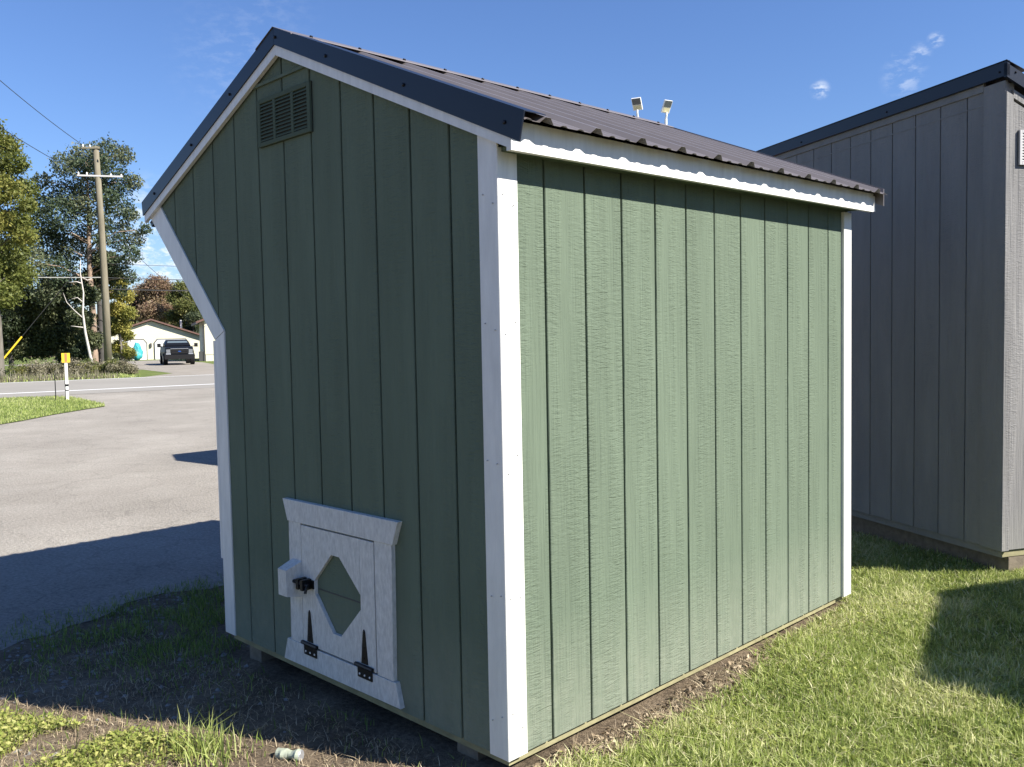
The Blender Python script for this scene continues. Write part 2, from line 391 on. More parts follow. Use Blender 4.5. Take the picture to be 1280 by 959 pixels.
# worn parking lot: near edge is ragged where weeds and gravel eat into it
edge = []
for k in range(240):
    y = -14+k*.12
    e = -3.06-.10*math.sin(y*1.3)-.12*math.sin(y*3.7+1)-.05*math.sin(y*9.1)+rng.uniform(-.035, .035)
    if y > 2: e -= .25*(y-2)
    edge.append((e, y))
rd = Vector((.172, .985, 0)).normalized()      # the road runs along this
rn = Vector((-rd.y, rd.x, 0))                  # away from the sheds
RN0 = Vector((-27.9, 9.4, 0))                  # a point of the white edge line
def rp(a, b): p = RN0+rd*a+rn*b; return (p.x, p.y)
lot = MB(); nk = len(edge)
far_pts = [rp(-70+140*k/(nk-1), -.6) for k in range(nk)]
lot.add([(x, y, -.144) for x, y in edge]+[(x, y, -.144) for x, y in far_pts], [(k, k+1, nk+k+1, nk+k) for k in range(nk-1)])
lm = bpy.data.meshes.new('parking_lot'); lm.from_pydata(lot.v, [], [q[::-1] for q in lot.f]); lm.update()
if lm.polygons[0].normal.z < 0: lm.flip_normals()
tag(link('parking_lot', lm, 'lot_gravel'), kind='structure')
def strip(name, m, b0, b1, z, a0=-220, a1=220): return sheet(name, m, [rp(a0, b0), rp(a1, b0), rp(a1, b1), rp(a0, b1)], z)
strip('road', 'road_asphalt', -2.2, 9.6, -.138)
strip('road_edge_line', 'road_paint', .0, .28, -.134)
strip('far_road_edge_line', 'road_paint', 9.0, 9.2, -.134)
strip('verge', 'turf_far', 9.6, 90, -.142)
sheet('driveway', 'drive_gravel', [rp(3.0, 9.4), rp(13.5, 9.4), rp(10.6, 13), rp(10.4, 21), rp(12.6, 34), rp(13, 47), rp(0.5, 47), rp(2.4, 34), rp(5.6, 21), rp(5.2, 13)], -.137)
isl = [(-16.6, 2.9), (-17.2, 3.55), (-18.3, 4.5), (-19.3, 5.55), (-19.75, 6.1), (-20.6, 6.4), (-22.0, 6.6), (-23.6, 6.85), (-24.9, 6.9), (-25.6, 6.2), (-26.6, 3), (-27.6, -4), (-27.5, -14), (-22, -14), (-17.5, -6), (-16.2, .5)]
sheet('grass_island', 'turf_far', isl, -.130)
# small ditch of turf behind the sheds
sheet('back_lawn', 'turf_far', [(-.5, 6.5), (40, 2.0), (60, 60), (-12, 60), (-8, 20), (-4.5, 8.5)], .06)

# ------------------------------------------------------------------ green shed
def green_shed():
    B = Vector((-.94, 1.23, -.10))
    root = thing('green_shed', (0, 0, 0), 0, 'sage green wooden shed with white trim, black metal roof and leaning gable wall', 'shed')
    F = Frame((0, .019, 0), (-1, 0, 0), (0, -1, 0)); S = Frame((-.019, 0, 0), (0, 1, 0), (1, 0, 0))
    AX, mR, mL = 1.245, .44, .405                       # ridge at x = -AX
    roof = lambda top: (lambda s: top-(AX-s)*mR if s < AX else top-(s-AX)*mL)
    mT = .426
    rtop = lambda top: (lambda s: top-(AX-s)*mT if s < AX else top-(s-AX)*mL)
    W, L = 1.885, 2.475
    lean = lambda s: 0. if s < 1.80 else 1.375+(s-1.80)*(2.03-1.375)/(2.475-1.80)
    hi = roof(2.535)
    lo = lambda s: 0. if s <= 1.868 else 1.36+(s-1.868)*.985
    hi2 = lambda s: max(hi(s), lo(s))
    # the leaning part starts beyond the foot of the wall: one step of 1 mm in s makes the kink vertical
    gr = [.019]+[.2298+.2032*k for k in range(11)]+[2.50]
    w = siding(root, F, gr, lo, hi2, [1.867, 1.869, AX], 'green_siding')
    w.name = 'gable_wall'
    siding(root, S, [.019]+[.219+.2032*k for k in range(11)]+[L-.005], lambda s: 0., lambda s: 1.985, [], 'green_siding', wall_name='side_wall')
    # unseen walls close the box
    MB().box(-W, -W+.03, .07, L-.06, 0, 1.36).build('front_wall', 'green_siding', root)
    MB().hexa([(-W, .07, 1.36), (-2.5, .07, 1.99), (-2.47, .07, 2.02), (-W+.03, .07, 1.40)], [(-W, L-.06, 1.36), (-2.5, L-.06, 1.99), (-2.47, L-.06, 2.02), (-W+.03, L-.06, 1.40)]).build('leaning_wall', 'green_siding', root)
    ss = [.02, AX, 2.5]
    Bk = Frame((0, L-.05, 0), (-1, 0, 0), (0, -1, 0))
    Bk.prism([(.02, 0), (1.868, 0), (1.869, 1.36), (2.48, 1.97), (2.48, hi(2.48)), (AX, hi(AX)), (.02, hi(.02))], 0, .05).build('back_wall', 'green_siding', root)
    # corner trim: two boards
    t1, t2 = .0, .0
    G0 = Frame((0, 0, 0), (-1, 0, 0), (0, -1, 0)); S0 = Frame((0, 0, 0), (0, 1, 0), (1, 0, 0))
    G0.prism([(.0005, -.003), (.088, -.003), (.088, roof(2.50)(.088)), (.0005, roof(2.50)(.0005))], -.007, .0, .0015).build('corner_trim', 'white_trim', root)
    S0.prism([(.0005, -.003), (.088, -.003), (.088, 1.94), (.0005, 1.94)], -.007, .0003, .0015).build('corner_trim', 'white_trim', root)
    S0.prism([(2.395, -.003), (2.478, -.003), (2.478, 1.94), (2.395, 1.94)], -.019, .008, .0015).build('corner_trim', 'white_trim', root)
    # far-left trim on the gable: upright, then the leaning board
    G0.prism([(1.795, -.003), (1.885, -.003), (1.885, 1.362), (1.795, 1.402)], -.007, .0, .0015).build('corner_trim', 'white_trim', root)
    G0.prism([(1.7955, 1.404), (1.8855, 1.364), (2.545, 2.005), (2.452, 2.075)], -.007, .0004, .0).build('leaning_trim', 'white_trim', root)
    MB().box(-W-.018, -W-.0005, .0, .09, .345, 1.36).build('door_casing_edge', 'white_trim', root)
    for z in (.12, .52, .95, 1.38, 1.78):
        for s_ in (.022, .066):
            screw(root, G0.P(s_+.003*math.sin(z*9), z+.02*math.sin(s_*90+z), -.001), (0, -1, 0), .0022, 'vent_paint_gray'); screw(root, S0.P(s_, z+.03*math.sin(s_*70+z*3), -.001), (1, 0, 0), .0022, 'vent_paint_gray')
    # white rake boards under the metal
    top, bot = roof(2.575), roof(2.50)
    G0.prism([(-.078, bot(-.078)), (AX-.0006, bot(AX)), (AX-.0006, top(AX)), (-.078, top(-.078))], .0012, .018).build('rake_board', 'white_trim', root)
    G0.prism([(AX+.0006, bot(AX)), (2.56, bot(2.56)), (2.56, top(2.56)), (AX+.0006, top(AX))], .0012, .018).build('rake_board', 'white_trim', root)
    G0.prism([(2.44, bot(2.44)-.001), (2.53, bot(2.53)-.035), (2.55, bot(2.55)-.002)], -.09, -.004).build('eave_block', 'rake_metal', root)
    # dark metal rake trim: face and top flange in one folded piece
    for a, b in ((-.142, AX-.0008), (2.575, AX+.0008)):
        f0, f1 = roof(2.541), rtop(2.607)
        mb = G0.prism([(a+(.022 if a < 0 else -.008), f0(a)), (b, f0(b)), (b, f1(b)), (a, f1(a))], .0185, .024)
        q = [G0.P(s, f1(s)+dz, t) for s, dz, t in ((a, 0, .0235), (b, 0, .0235), (b, 0, -.07), (a, 0, -.07))]
        mb.hexa(q, [p+Vector((0, 0, .003)) for p in q]); 
        mb.build('rake_trim', 'rake_metal', root)
    for s in (-.06, .42, .88, AX-.012, 1.62, 2.0, 2.42): screw(root, G0.P(s, roof(2.572)(s), .024), (0, -1, 0), .0065)
    # back rake trim and board
    for a, b in ((-.118, AX-.0008), (2.575, AX+.0008)):
        f0, f1 = roof(2.541), rtop(2.607)
        Frame((0, 2.545, 0), (-1, 0, 0), (0, 1, 0)).prism([(a, f0(a)), (b, f0(b)), (b, f1(b)), (a, f1(a))], 0, .006).build('rake_trim', 'roof_metal', root)
        a2 = max(a, -.078)
        Frame((0, 2.52, 0), (-1, 0, 0), (0, 1, 0)).prism([(a2, bot(a2)), (b, bot(b)), (b, top(b)), (a2, top(a2))], 0, .02).build('rake_board', 'white_trim', root)
    # metal roof
    ribs = [.078+.235*k for k in range(11)]
    for sx, mm, run in ((1, mT, 1.245+.138), (-1, mL, 1.335)):
        D = Vector((sx, 0, -mm)).normalized(); ln = run*math.hypot(1, mm)
        rib_roof(root, (-AX, 0, 2.583), (0, 1, 0), D, -.018, 2.545, ribs, ln, 'roof_metal', [.90, 1.84])
    # ridge cap on top of the ribs
    for sx, mm in ((1, mT), (-1, mL)):
        a = [(-AX, -.028, 2.611), (-AX+sx*.135, -.028, 2.611-.135*mm), (-AX+sx*.139, -.028, 2.611-.135*mm-.006), (-AX+sx*.137, -.028, 2.611-.135*mm-.006), (-AX+sx*.133, -.028, 2.6095-.135*mm), (-AX, -.028, 2.6095)]
        b = [(x, 2.556, z) for x, y, z in a]
        MB().hexa(a, b).build('ridge_cap', 'roof_metal', root)
    for r in ribs:
        screw(root, (-AX+.115, r, 2.612-.115*mT), (mT, 0, 1), .007); screw(root, (-AX-.115, r, 2.612-.115*mL), (-mL, 0, 1), .007)
        for dx in (.45, .95, 1.30): screw(root, (-AX+dx, r+.055, 2.585-dx*mT), (mT, 0, 1), .006, 'roof_metal')
    # eave fascia and soffit on the sunny side
    MB().box(.060, .080, -.0175, 2.515, 1.914, 2.003).build('fascia', 'white_trim', root)
    MB().box(-.03, .0595, .02, 2.47, 1.925, 1.94).build('soffit', 'green_siding', root)
    MB().box(-2.55, -2.53, -.0, 2.515, 2.0, 2.06).build('fascia', 'white_trim', root)
    MB().hexa([(-2.53, .02, 2.0), (-AX, .02, 2.50), (-AX, .02, 2.52), (-2.53, .02, 2.02)], [(-2.53, 2.5, 2.0), (-AX, 2.5, 2.50), (-AX, 2.5, 2.52), (-2.53, 2.5, 2.02)]).build('roof_deck', 'old_lumber', root)
    MB().hexa([(-.0, .02, 1.965), (-AX, .02, 2.50), (-AX, .02, 2.52), (-.0, .02, 1.985)], [(-.0, 2.5, 1.965), (-AX, 2.5, 2.50), (-AX, 2.5, 2.52), (-.0, 2.5, 1.985)]).build('roof_deck', 'old_lumber', root)
    # floor frame and skids
    MB().box(-.066, -.030, .03, 2.46, -.036, .06).build('rim_joist', 'treated_lumber', root)
    MB().box(-1.86, -.0662, .030, .066, -.036, .06).build('rim_joist', 'treated_lumber', root)
    MB().box(-1.86, -.0662, 2.42, 2.46, -.036, .06).build('rim_joist', 'treated_lumber', root)
    MB().box(-1.86, -.0665, .0665, 2.4195, -.02, .05).build('floor', 'old_lumber', root)
    for x in (-.30, -1.745): MB().box(x, x+.105, .045, 2.44, -.20, -.0362).build('skid', 'old_lumber', root)
    # gable vent: frame, backing, three columns of louvres
    vx0, vx1, vz0, vz1 = 1.024, 1.424, 2.162, 2.356
    V = Frame((0, .007, 0), (-1, 0, 0), (0, -1, 0))
    vent = V.prism([(vx0, vz0), (vx1, vz0), (vx1, vz1), (vx0, vz1)], .0, .004).build('gable_vent', 'dark_interior', root)
    for a, b, c, d in ((vx0, vx0+.022, vz0, vz1), (vx1-.022, vx1, vz0, vz1), (vx0+.022, vx1-.022, vz0, vz0+.018), (vx0+.022, vx1-.022, vz1-.018, vz1), (1.145, 1.163, vz0+.018, vz1-.018), (1.282, 1.300, vz0+.018, vz1-.018)):
        V.prism([(a, c), (b, c), (b, d), (a, d)], .002, .014, .0015).build('vent_frame', 'vent_paint_green', vent)
    cols = ((vx0+.022, 1.145), (1.163, 1.282), (1.300, vx1-.022))
    for a, b in cols:
        for k in range(11):
            z = vz0+.021+k*.0142
            v = [V.P(a, z, .013), V.P(b, z, .013), V.P(b, z+.010, .004), V.P(a, z+.010, .004)]
            MB().hexa(v, [p+Vector((0, 0, .003)) for p in v]).build('vent_slat', 'vent_paint_green', vent)
    V.prism([(.985, 2.415), (1.47, 2.412), (1.47, 2.424), (.985, 2.427)], -.002, .010).build('siding_joint', 'green_siding', root)
    # clean-out door
    D0 = Frame((0, .007, 0), (-1, 0, 0), (0, -1, 0)); ww = 'worn_white'
    dr = thing_part('cleanout_door', root)
    def pr(n, poly, a, b, m=ww, par=root, ch=.0012): return D0.prism(poly, a, b, ch).build(n, m, par)
    pr('door_casing_head', [(.528, .702), (1.308, .698), (1.276, .609), (.564, .613)], 0, .022)
    pr('door_casing_jamb', [(.582, .108), (.678, .108), (.678, .6115), (.574, .6120)], 0, .018)
    pr('door_casing_jamb', [(1.187, .105), (1.281, .104), (1.272, .6085), (1.181, .609)], 0, .018)
    pr('door_casing_sill', [(.542, .017), (1.338, .011), (1.308, .1035), (.567, .1068)], 0, .020)
    door = D0.prism([(.683, .113), (1.183, .110), (1.176, .604), (.681, .606)], .0, .005).build('cleanout_door', 'green_siding', root)
    pr('door_stile', [(.684, .114), (.771, .114), (.771, .605), (.682, .605)], .0052, .020, par=door)
    pr('door_stile', [(1.0845, .112), (1.182, .112), (1.175, .603), (1.0845, .603)], .0052, .020, par=door)
    MB().add([D0.P(s, z, t) for t in (.0052, .0195) for s, z in ((.7722, .605), (.7722, .392), (.907, .513), (.962, .513), (1.0833, .392), (1.0833, .603))],
             [(0, 1, 2), (0, 2, 3, 5), (3, 4, 5), (6, 8, 7), (6, 11, 9, 8), (9, 11, 10), (0, 6, 7, 1), (1, 7, 8, 2), (2, 8, 9, 3), (3, 9, 10, 4), (4, 10, 11, 5), (5, 11, 6, 0)]).build('door_top_rail', ww, door)
    MB().add([D0.P(s, z, t) for t in (.0052, .0195) for s, z in ((.7722, .115), (.7722, .334), (.907, .200), (.962, .200), (1.0833, .334), (1.0833, .113))],
             [(0, 2, 1), (0, 5, 3, 2), (3, 5, 4), (6, 7, 8), (6, 8, 9, 11), (9, 10, 11), (0, 1, 7, 6), (1, 2, 8, 7), (2, 3, 9, 8), (3, 4, 10, 9), (4, 5, 11, 10), (5, 0, 6, 11)]).build('door_bottom_rail', ww, door)
    D0.prism([(.775, .352), (1.08, .352), (1.08, .357), (.775, .357)], .004, .0066).build('door_groove', 'dark_trim', door)
    for cx, zb in ((1.128, .100), (.752, .104)):
        h = MB()
        a = [(cx-.020, zb+.028), (cx+.020, zb+.028), (cx+.006, zb+.150), (cx, zb+.160), (cx-.006, zb+.150)]
        h.hexa([D0.P(s, z, .0198) for s, z in a], [D0.P(s, z, .0235) for s, z in a])
        a = [(cx-.046, zb-.030), (cx+.046, zb-.030), (cx+.046, zb+.010), (cx-.046, zb+.010)]
        h.hexa([D0.P(s, z, .0198) for s, z in a], [D0.P(s, z, .0235) for s, z in a])
        h.tube([D0.P(cx-.055, zb+.018, .026), D0.P(cx+.055, zb+.018, .026)], .008, 8)
        hg = h.build('strap_hinge', 'black_iron', door)
        for s, z in ((-.032, -.016), (0, -.016), (.032, -.016), (0, .05), (0, .09)): 
            MB().tube([D0.P(cx+s, zb+z, .0232), D0.P(cx+s, zb+z, .0255)], .0042, 6).build('hinge_screw', 'lamp_white' if z < 0 else 'black_iron', hg)
    # latch: wooden block with a black slide bolt
    blk = [(1.178, .305), (1.252, .305), (1.252, .452), (1.178, .452)]
    b0 = [D0.P(s, z, .0182) for s, z in blk]; b1 = [D0.P(s, z, .090) for s, z in ((1.184, .318), (1.246, .318), (1.246, .425), (1.184, .425))]
    lb = MB().hexa(b0, b1).build('latch_block', ww, root)
    h = MB().tube([D0.P(1.183, .378, .056), D0.P(1.14, .375, .052), D0.P(1.09, .370, .045)], .008, 8)
    for s in (1.150, 1.118):
        a = [(s-.009, .350), (s+.009, .350), (s+.009, .392), (s-.009, .392)]
        h.hexa([D0.P(p, z, .0198) for p, z in a], [D0.P(p, z, .062) for p, z in a])
    a = [(1.088, .354), (1.165, .354), (1.165, .388), (1.088, .388)]
    h.hexa([D0.P(p, z, .0196) for p, z in a], [D0.P(p, z, .026) for p, z in a])
    h.tube([D0.P(1.100, .370, .046), D0.P(1.100, .340, .056)], .006, 8)
    h.build('slide_bolt', 'black_iron', door)
    # the roof has settled a little: it rises and widens slightly toward the back
    for ch in root.children:
        if ch.name.split('.')[0] in ('roof_sheet', 'ridge_cap', 'screw', 'fascia', 'soffit', 'roof_deck', 'rake_trim', 'rake_board'):
            for v in ch.data.vertices:
                if v.co.y > 0 and v.co.z > 1.85:
                    v.co.z += .010*v.co.y
                    if v.co.x > 0: v.co.x += .009*v.co.y
    # put the root Empty at the base without moving anything
    root.location = B
    for ch in root.children: ch.location = -B
    return root
def thing_part(n, r): return None
green_shed()

# ------------------------------------------------------------------ gray shed
def gray_shed():
    PSI = .4869; zb = .108
    root = thing('gray_shed', (.434, 3.448, -.03), -PSI, 'taupe gray shed with dark roof edge standing behind the green shed', 'shed')
    o = -.0+.03     # local z of world 0
    F = Frame((0, 0, o), (-1, 0, 0), (0, -1, 0)); S = Frame((0, 0, o), (0, 1, 0), (1, 0, 0))
    W, L, ZT, sl = 3.66, 2.44, 2.70, .44
    gm = 'gray_siding'
    hiS = lambda s: 2.60-s*sl
    siding(root, Frame((0, .012, o), (-1, 0, 0), (0, -1, 0)), [.01]+[.273+.2032*k for k in range(16)]+[W], lambda s: zb, lambda s: ZT-.02, [], gm, gap=.007, wall_name='high_wall')
    siding(root, Frame((-.012, 0, o), (0, 1, 0), (1, 0, 0)), [.01]+[.245+.2032*k for k in range(10)]+[L], lambda s: zb, hiS, [], gm, gap=.007, wall_name='side_wall')
    MB().box(-W, -W+.04, .05, L, o+zb, o+1.6).build('side_wall', gm, root); MB().box(-W+.05, -.06, L-.04, L, o+zb, o+1.56).build('low_wall', gm, root)
    F.prism([(-.0, zb-.004), (.148, zb-.004), (.148, 2.69), (-.0, 2.69)], -.008, .009, .0015).build('corner_trim', gm, root)
    S.prism([(-.0085, zb-.004), (.042, zb-.004), (.042, 2.61), (-.0085, 2.63)], -.008, .008, .0015).build('corner_trim', gm, root)
    F.prism([(.1485, 2.663), (W, 2.663), (W, 2.72), (.1485, 2.72)], -.008, .010, .0015).build('frieze_board', gm, root)
    F.prism([(.1485, 2.588), (W, 2.588), (W, 2.5955), (.1485, 2.5955)], -.002, .0025).build('siding_joint', gm, root)
    F.prism([(-.03, 2.705), (W+.05, 2.705), (W+.05, 2.786), (-.03, 2.786)], .0105, .030, .002).build('eave_trim', 'rake_metal', root)
    S.prism([(-.030, 2.700), (L+.12, 2.700-(L+.15)*sl), (L+.12, 2.772-(L+.15)*sl), (-.030, 2.772)], .010, .030, .002).build('rake_trim', 'rake_metal', root)
    S.prism([(.044, 2.615-.044*sl), (L, 2.615-L*sl), (L, 2.66-L*sl), (.044, 2.66-.044*sl)], -.03, .006).build('rake_board', gm, root)
    A = Vector((-1, 0, 0)); D = Vector((0, 1, -sl)).normalized()
    rib_roof(root, (.028, -.028, o+2.762), A, D, 0, W+.08, [.1+.2286*k for k in range(16)], (L+.16)*math.hypot(1, sl), 'roof_metal', [.93, 1.84, 2.75])
    q = [(.034, -.036, o+2.788), (.034, .10, o+2.796-.13*sl), (.034, .10, o+2.793-.13*sl), (.034, -.036, o+2.785)]
    MB().hexa(q, [(-W-.06, y, z) for x, y, z in q]).build('ridge_cap', 'rake_metal', root)
    for s in (.02, .9, 1.8, 2.7): screw(root, F.P(s, 2.735, .030), (0, -1, 0))
    screw(root, S.P(.03, 2.725, .030), (1, 0, 0)); screw(root, S.P(.7, 2.42, .030), (1, 0, 0))
    V = Frame((.0, 0, o), (0, 1, 0), (1, 0, 0))
    vent = V.prism([(.08, 2.236), (.40, 2.236), (.40, 2.424), (.08, 2.424)], .0, .006).build('wall_vent', 'dark_interior', root)
    for a, b, c, d in ((.08, .098, 2.236, 2.424), (.382, .40, 2.236, 2.424), (.098, .382, 2.236, 2.252), (.098, .382, 2.408, 2.424)):
        V.prism([(a, c), (b, c), (b, d), (a, d)], .002, .016, .001).build('vent_frame', 'vent_paint_gray', vent)
    for k in range(10):
        z = 2.254+k*.0155; v = [V.P(.098, z, .015), V.P(.382, z, .015), V.P(.382, z+.010, .006), V.P(.098, z+.010, .006)]
        MB().hexa(v, [p+Vector((0, 0, .003)) for p in v]).build('vent_slat', 'vent_paint_gray', vent)
    MB().box(-W, -.016, .016, .052, o+.062, o+zb+.03)  .build('rim_joist', gm, root)
    MB().box(-.0155, -.052+.04, .0165, L-.02, o+.066, o+zb-.005).build('rim_joist', 'treated_lumber', root)
    for y in (.06, L-.25): MB().box(-W+.05, -.03+.02, y, y+.14, o-.06, o+.0615).build('skid', 'old_lumber', root)
    MB().box(-W+.02, -.06, .053, L-.05, o+.06, o+.11).build('floor', 'old_lumber', root)
gray_shed()

# ------------------------------------------------------------------ two unseen sheds standing in for whatever casts the shadows on lawn and lot
def gable_shed(name, label, loc, rz, W, L, ze, pitch, m, roofm, ov=.1):
    root = thing(name, loc, rz, label, 'shed')
    F = Frame((0, 0, 0), (-1, 0, 0), (0, -1, 0)); S = Frame((0, 0, 0), (0, 1, 0), (1, 0, 0)); LW = Frame((-W, 0, 0), (0, 1, 0), (-1, 0, 0))
    zr = ze+(W/2+ov)*pitch; hi = lambda s: zr-.06-abs(s-W/2)*pitch
    gr = lambda n: [.01]+[.2032*(k+1) for k in range(int((n-.05)/.2032))]+[n-.01]
    siding(root, Frame((0, .012, 0), (-1, 0, 0), (0, -1, 0)), gr(W), lambda s: .12, hi, [W/2], m, wall_name='gable_wall')
    siding(root, Frame((-.012, 0, 0), (0, 1, 0), (1, 0, 0)), gr(L), lambda s: .12, lambda s: ze+.02, [], m, wall_name='side_wall')
    siding(root, Frame((-W+.012, 0, 0), (0, 1, 0), (-1, 0, 0)), gr(L), lambda s: .12, lambda s: ze+.02, [], m, wall_name='side_wall')
    Frame((0, L-.05, 0), (-1, 0, 0), (0, -1, 0)).prism([(.02, .12), (W-.02, .12), (W-.02, hi(W-.02)), (W/2, hi(W/2)), (.02, hi(.02))], 0, .05).build('back_wall', m, root)
    for fr in (F,):
        for a, b in ((0, .09), (W-.09, W)): fr.prism([(a, .115), (b, .115), (b, hi(b)), (a, hi(a))], -.008, .008, .0015).build('corner_trim', 'white_trim', root)
    for fr in (S, LW):
        for a, b in ((.0, .09), (L-.09, L)): fr.prism([(a, .115), (b, .115), (b, ze), (a, ze)], -.008, .009, .0015).build('corner_trim', 'white_trim', root)
    for sx in (1, -1):
        f = lambda s, z: zr+z-abs(s-W/2)*pitch
        e = -ov if sx > 0 else W+ov; c = W/2-.001*sx
        F.prism([(e, f(e, -.09)), (c, f(c, -.09)), (c, f(c, .0)), (e, f(e, .0))], .0095, .03).build('rake_trim', roofm, root)
        D = Vector((sx, 0, -pitch)).normalized()
        rib_roof(root, (-W/2, 0, zr), (0, 1, 0), D, -.03, L+.06, [.08+.2286*k for k in range(int(L/.2286))], (W/2+ov)*math.hypot(1, pitch), 'roof_metal', [L/2])
        x = ov-.02 if sx > 0 else -W-ov; MB().box(x, x+.02, -.0, L+.03, ze-.04, ze+.045).build('fascia', 'white_trim', root)
    MB().box(-W+.03, -.03, .03, L-.06, .06, .119).build('floor', 'old_lumber', root)
    for x in (-W+.2, -.35): MB().box(x, x+.12, .05, L-.05, -.06, .0598).build('skid', 'old_lumber', root)
    return root
e_ = Vector((math.sin(.4869), math.cos(.4869), 0)); d_ = Vector((-math.cos(.4869), math.sin(.4869), 0))
bw = Vector((2.57, 3.82, 0)); o_ = bw-d_*3.254+e_*.03
gable_shed('unseen_tan_shed', 'unseen tan gable shed right of the gray shed, standing in for what shades the lawn', (o_.x, o_.y, -.02), -.4869, 3.154, 3.6, 2.02, .60, 'tan_siding', 'rake_metal')
gable_shed('unseen_red_shed', 'unseen low barn red gable shed behind the green shed, standing in for what shades the lot', (-5.05, 4.22, -.144), 0, 2.0, 2.6, 2.16, .42, 'red_siding', 'rake_metal')

# ------------------------------------------------------------------ solar flood lamps on poles behind the sheds
def flood_lamp(x, y, z, rz, tilt, label):
    root = thing('solar_flood_lamp', (x, y, -.144), rz, label, 'lamp', None); z += .144
    MB().tube([(0, 0, 0), (0, 0, .3), (0, 0, z-.42)], [.055, .05, .038], 10).build('pole', 'lamp_white', root)
    MB().tube([(0, 0, 0), (0, 0, .03)], .12, 12).build('base_plate', 'lamp_white', root)
    MB().tube([(0, 0, z-.44), (0, -.03, z-.33), (0, -.03, z-.25)], .03, 8).build('bracket', 'lamp_white', root)
    Rm = Matrix.Translation((0, -.04, z-.10)) @ Matrix.Rotation(tilt, 4, 'X')
    def bx(n, m, *b):
        mb = MB().box(*b); mb.v = [tuple(Rm @ Vector(p)) for p in mb.v]; return mb.build(n, m, root)
    h = bx('lamp_housing', 'lamp_white', -.13, .13, -.025, .025, -.17, .17)
    bx('led_panel', 'lamp_led', -.10, .10, -.030, -.0255, -.15, -.03); bx('solar_panel', 'lamp_panel', -.115, .115, -.032, -.0255, -.01, .16)
flood_lamp(-12.98, 18.07, 7.72, R(20), R(35), 'solar flood lamp with wide dark panel on white pole behind the shed roof')
flood_lamp(-12.35, 18.50, 7.60, R(75), R(30), 'solar flood lamp turned sideways on white pole behind the shed roof')

# ------------------------------------------------------------------ leaf clouds and trees
def quads(name, centers, size, tint, m, parent=None, aspect=.6, flat=0., kind=None, seed=1):
    """many small leaf-sized faces in one mesh"""
    g = np.random.default_rng(seed); n = len(centers); size = np.broadcast_to(size, (n,))
    a = g.normal(size=(n, 3)); a[:, 2] *= (1-flat); a /= np.linalg.norm(a, axis=1)[:, None]+1e-9
    b = g.normal(size=(n, 3)); b[:, 2] *= (1-flat); b -= a*(a*b).sum(1)[:, None]; b /= np.linalg.norm(b, axis=1)[:, None]+1e-9
    a = a*size[:, None]; b = b*size[:, None]*aspect
    v = np.stack([centers-a, centers-b*.9+a*.1, centers+a, centers+b*.9+a*.1], 1).reshape(-1, 3)
    me = bpy.data.meshes.new(name); me.vertices.add(4*n); me.vertices.foreach_set('co', v.ravel())
    me.loops.add(4*n); me.loops.foreach_set('vertex_index', np.arange(4*n, dtype=np.int32))
    me.polygons.add(n); me.polygons.foreach_set('loop_start', np.arange(0, 4*n, 4, dtype=np.int32))
    me.update(calc_edges=True)
    at = me.attributes.new('tint', 'FLOAT', 'POINT'); at.data.foreach_set('value', np.repeat(np.clip(tint, 0, 1), 4).astype(np.float32))
    o = link(name, me, m, parent)
    if kind: o['kind'] = kind
    return o
TB = Vector((.343, .94, 0))     # sideways, seen from the lot
def clump_points(clumps, n, g, squash=.75, hollow=.35):
    C = np.array([c[:3] for c in clumps]); r = np.array([c[3] for c in clumps]); w = r**2; k = g.choice(len(C), n, p=w/w.sum())
    d = g.normal(size=(n, 3)); d /= np.linalg.norm(d, axis=1)[:, None]
    q = (hollow+(1-hollow)*g.random(n)**.6)*(.72+.5*g.random(n))+np.abs(g.normal(size=n))*.24
    p = C[k]+d*(r[k]*q)[:, None]*np.array([1, 1, squash])
    return p, k
def tree(name, label, base, H, trunk_r, clumps, n, leaf, m, bark, lean=(0, 0), group=None, limbs=True, seed=1, squash=.75, cat='tree', trunk_top=None):
    g = np.random.default_rng(seed); root = thing(name, (base[0], base[1], -.145), 0, label, cat, group)
    tt = trunk_top or H*.85
    top = Vector((lean[0], lean[1], tt)); mb = MB()
    pts = [Vector((0, 0, -.1)), Vector((0, 0, .25))]+[Vector((lean[0]*q**1.5+.06*math.sin(q*9+seed), lean[1]*q**1.5+.06*math.cos(q*7), tt*q)) for q in (.25, .5, .75, 1)]
    mb.tube(pts, [trunk_r*1.3, trunk_r, trunk_r*.85, trunk_r*.65, trunk_r*.42, trunk_r*.15], 10)
    if limbs:
        for c in clumps:
            cz = max(.3*tt, min(tt*.95, c[2]-.25*math.hypot(c[0], c[1])-.2)); q = cz/tt
            s = Vector((lean[0]*q**1.5, lean[1]*q**1.5, cz)); e = Vector(c[:3]); mid = (s+e)/2+Vector((0, 0, .1*(e-s).length))
            mb.tube([s, mid, e], [trunk_r*.32*(1.1-q*.7), trunk_r*.2*(1.1-q*.7), trunk_r*.06], 6)
    mb.build('trunk', bark, root, True)
    p, k = clump_points(clumps, n, g, squash)
    ct = g.random(len(clumps))*.5+.1; tint = ct[k]+g.random(n)*.45
    quads('crown', p, leaf*(.6+.8*g.random(n)), tint, m, root, seed=seed+3)
    return root
def cl(lst, px0, sc, zs, py0, depth, seed):
    g = random.Random(seed); o = []
    for px, py, r in lst:
        a = (px-px0)*sc; d = g.uniform(-depth, depth)
        o.append((TB.x*a-.94*d, TB.y*a+.343*d, (py0-py)*zs, r*sc*1.12))
    return o
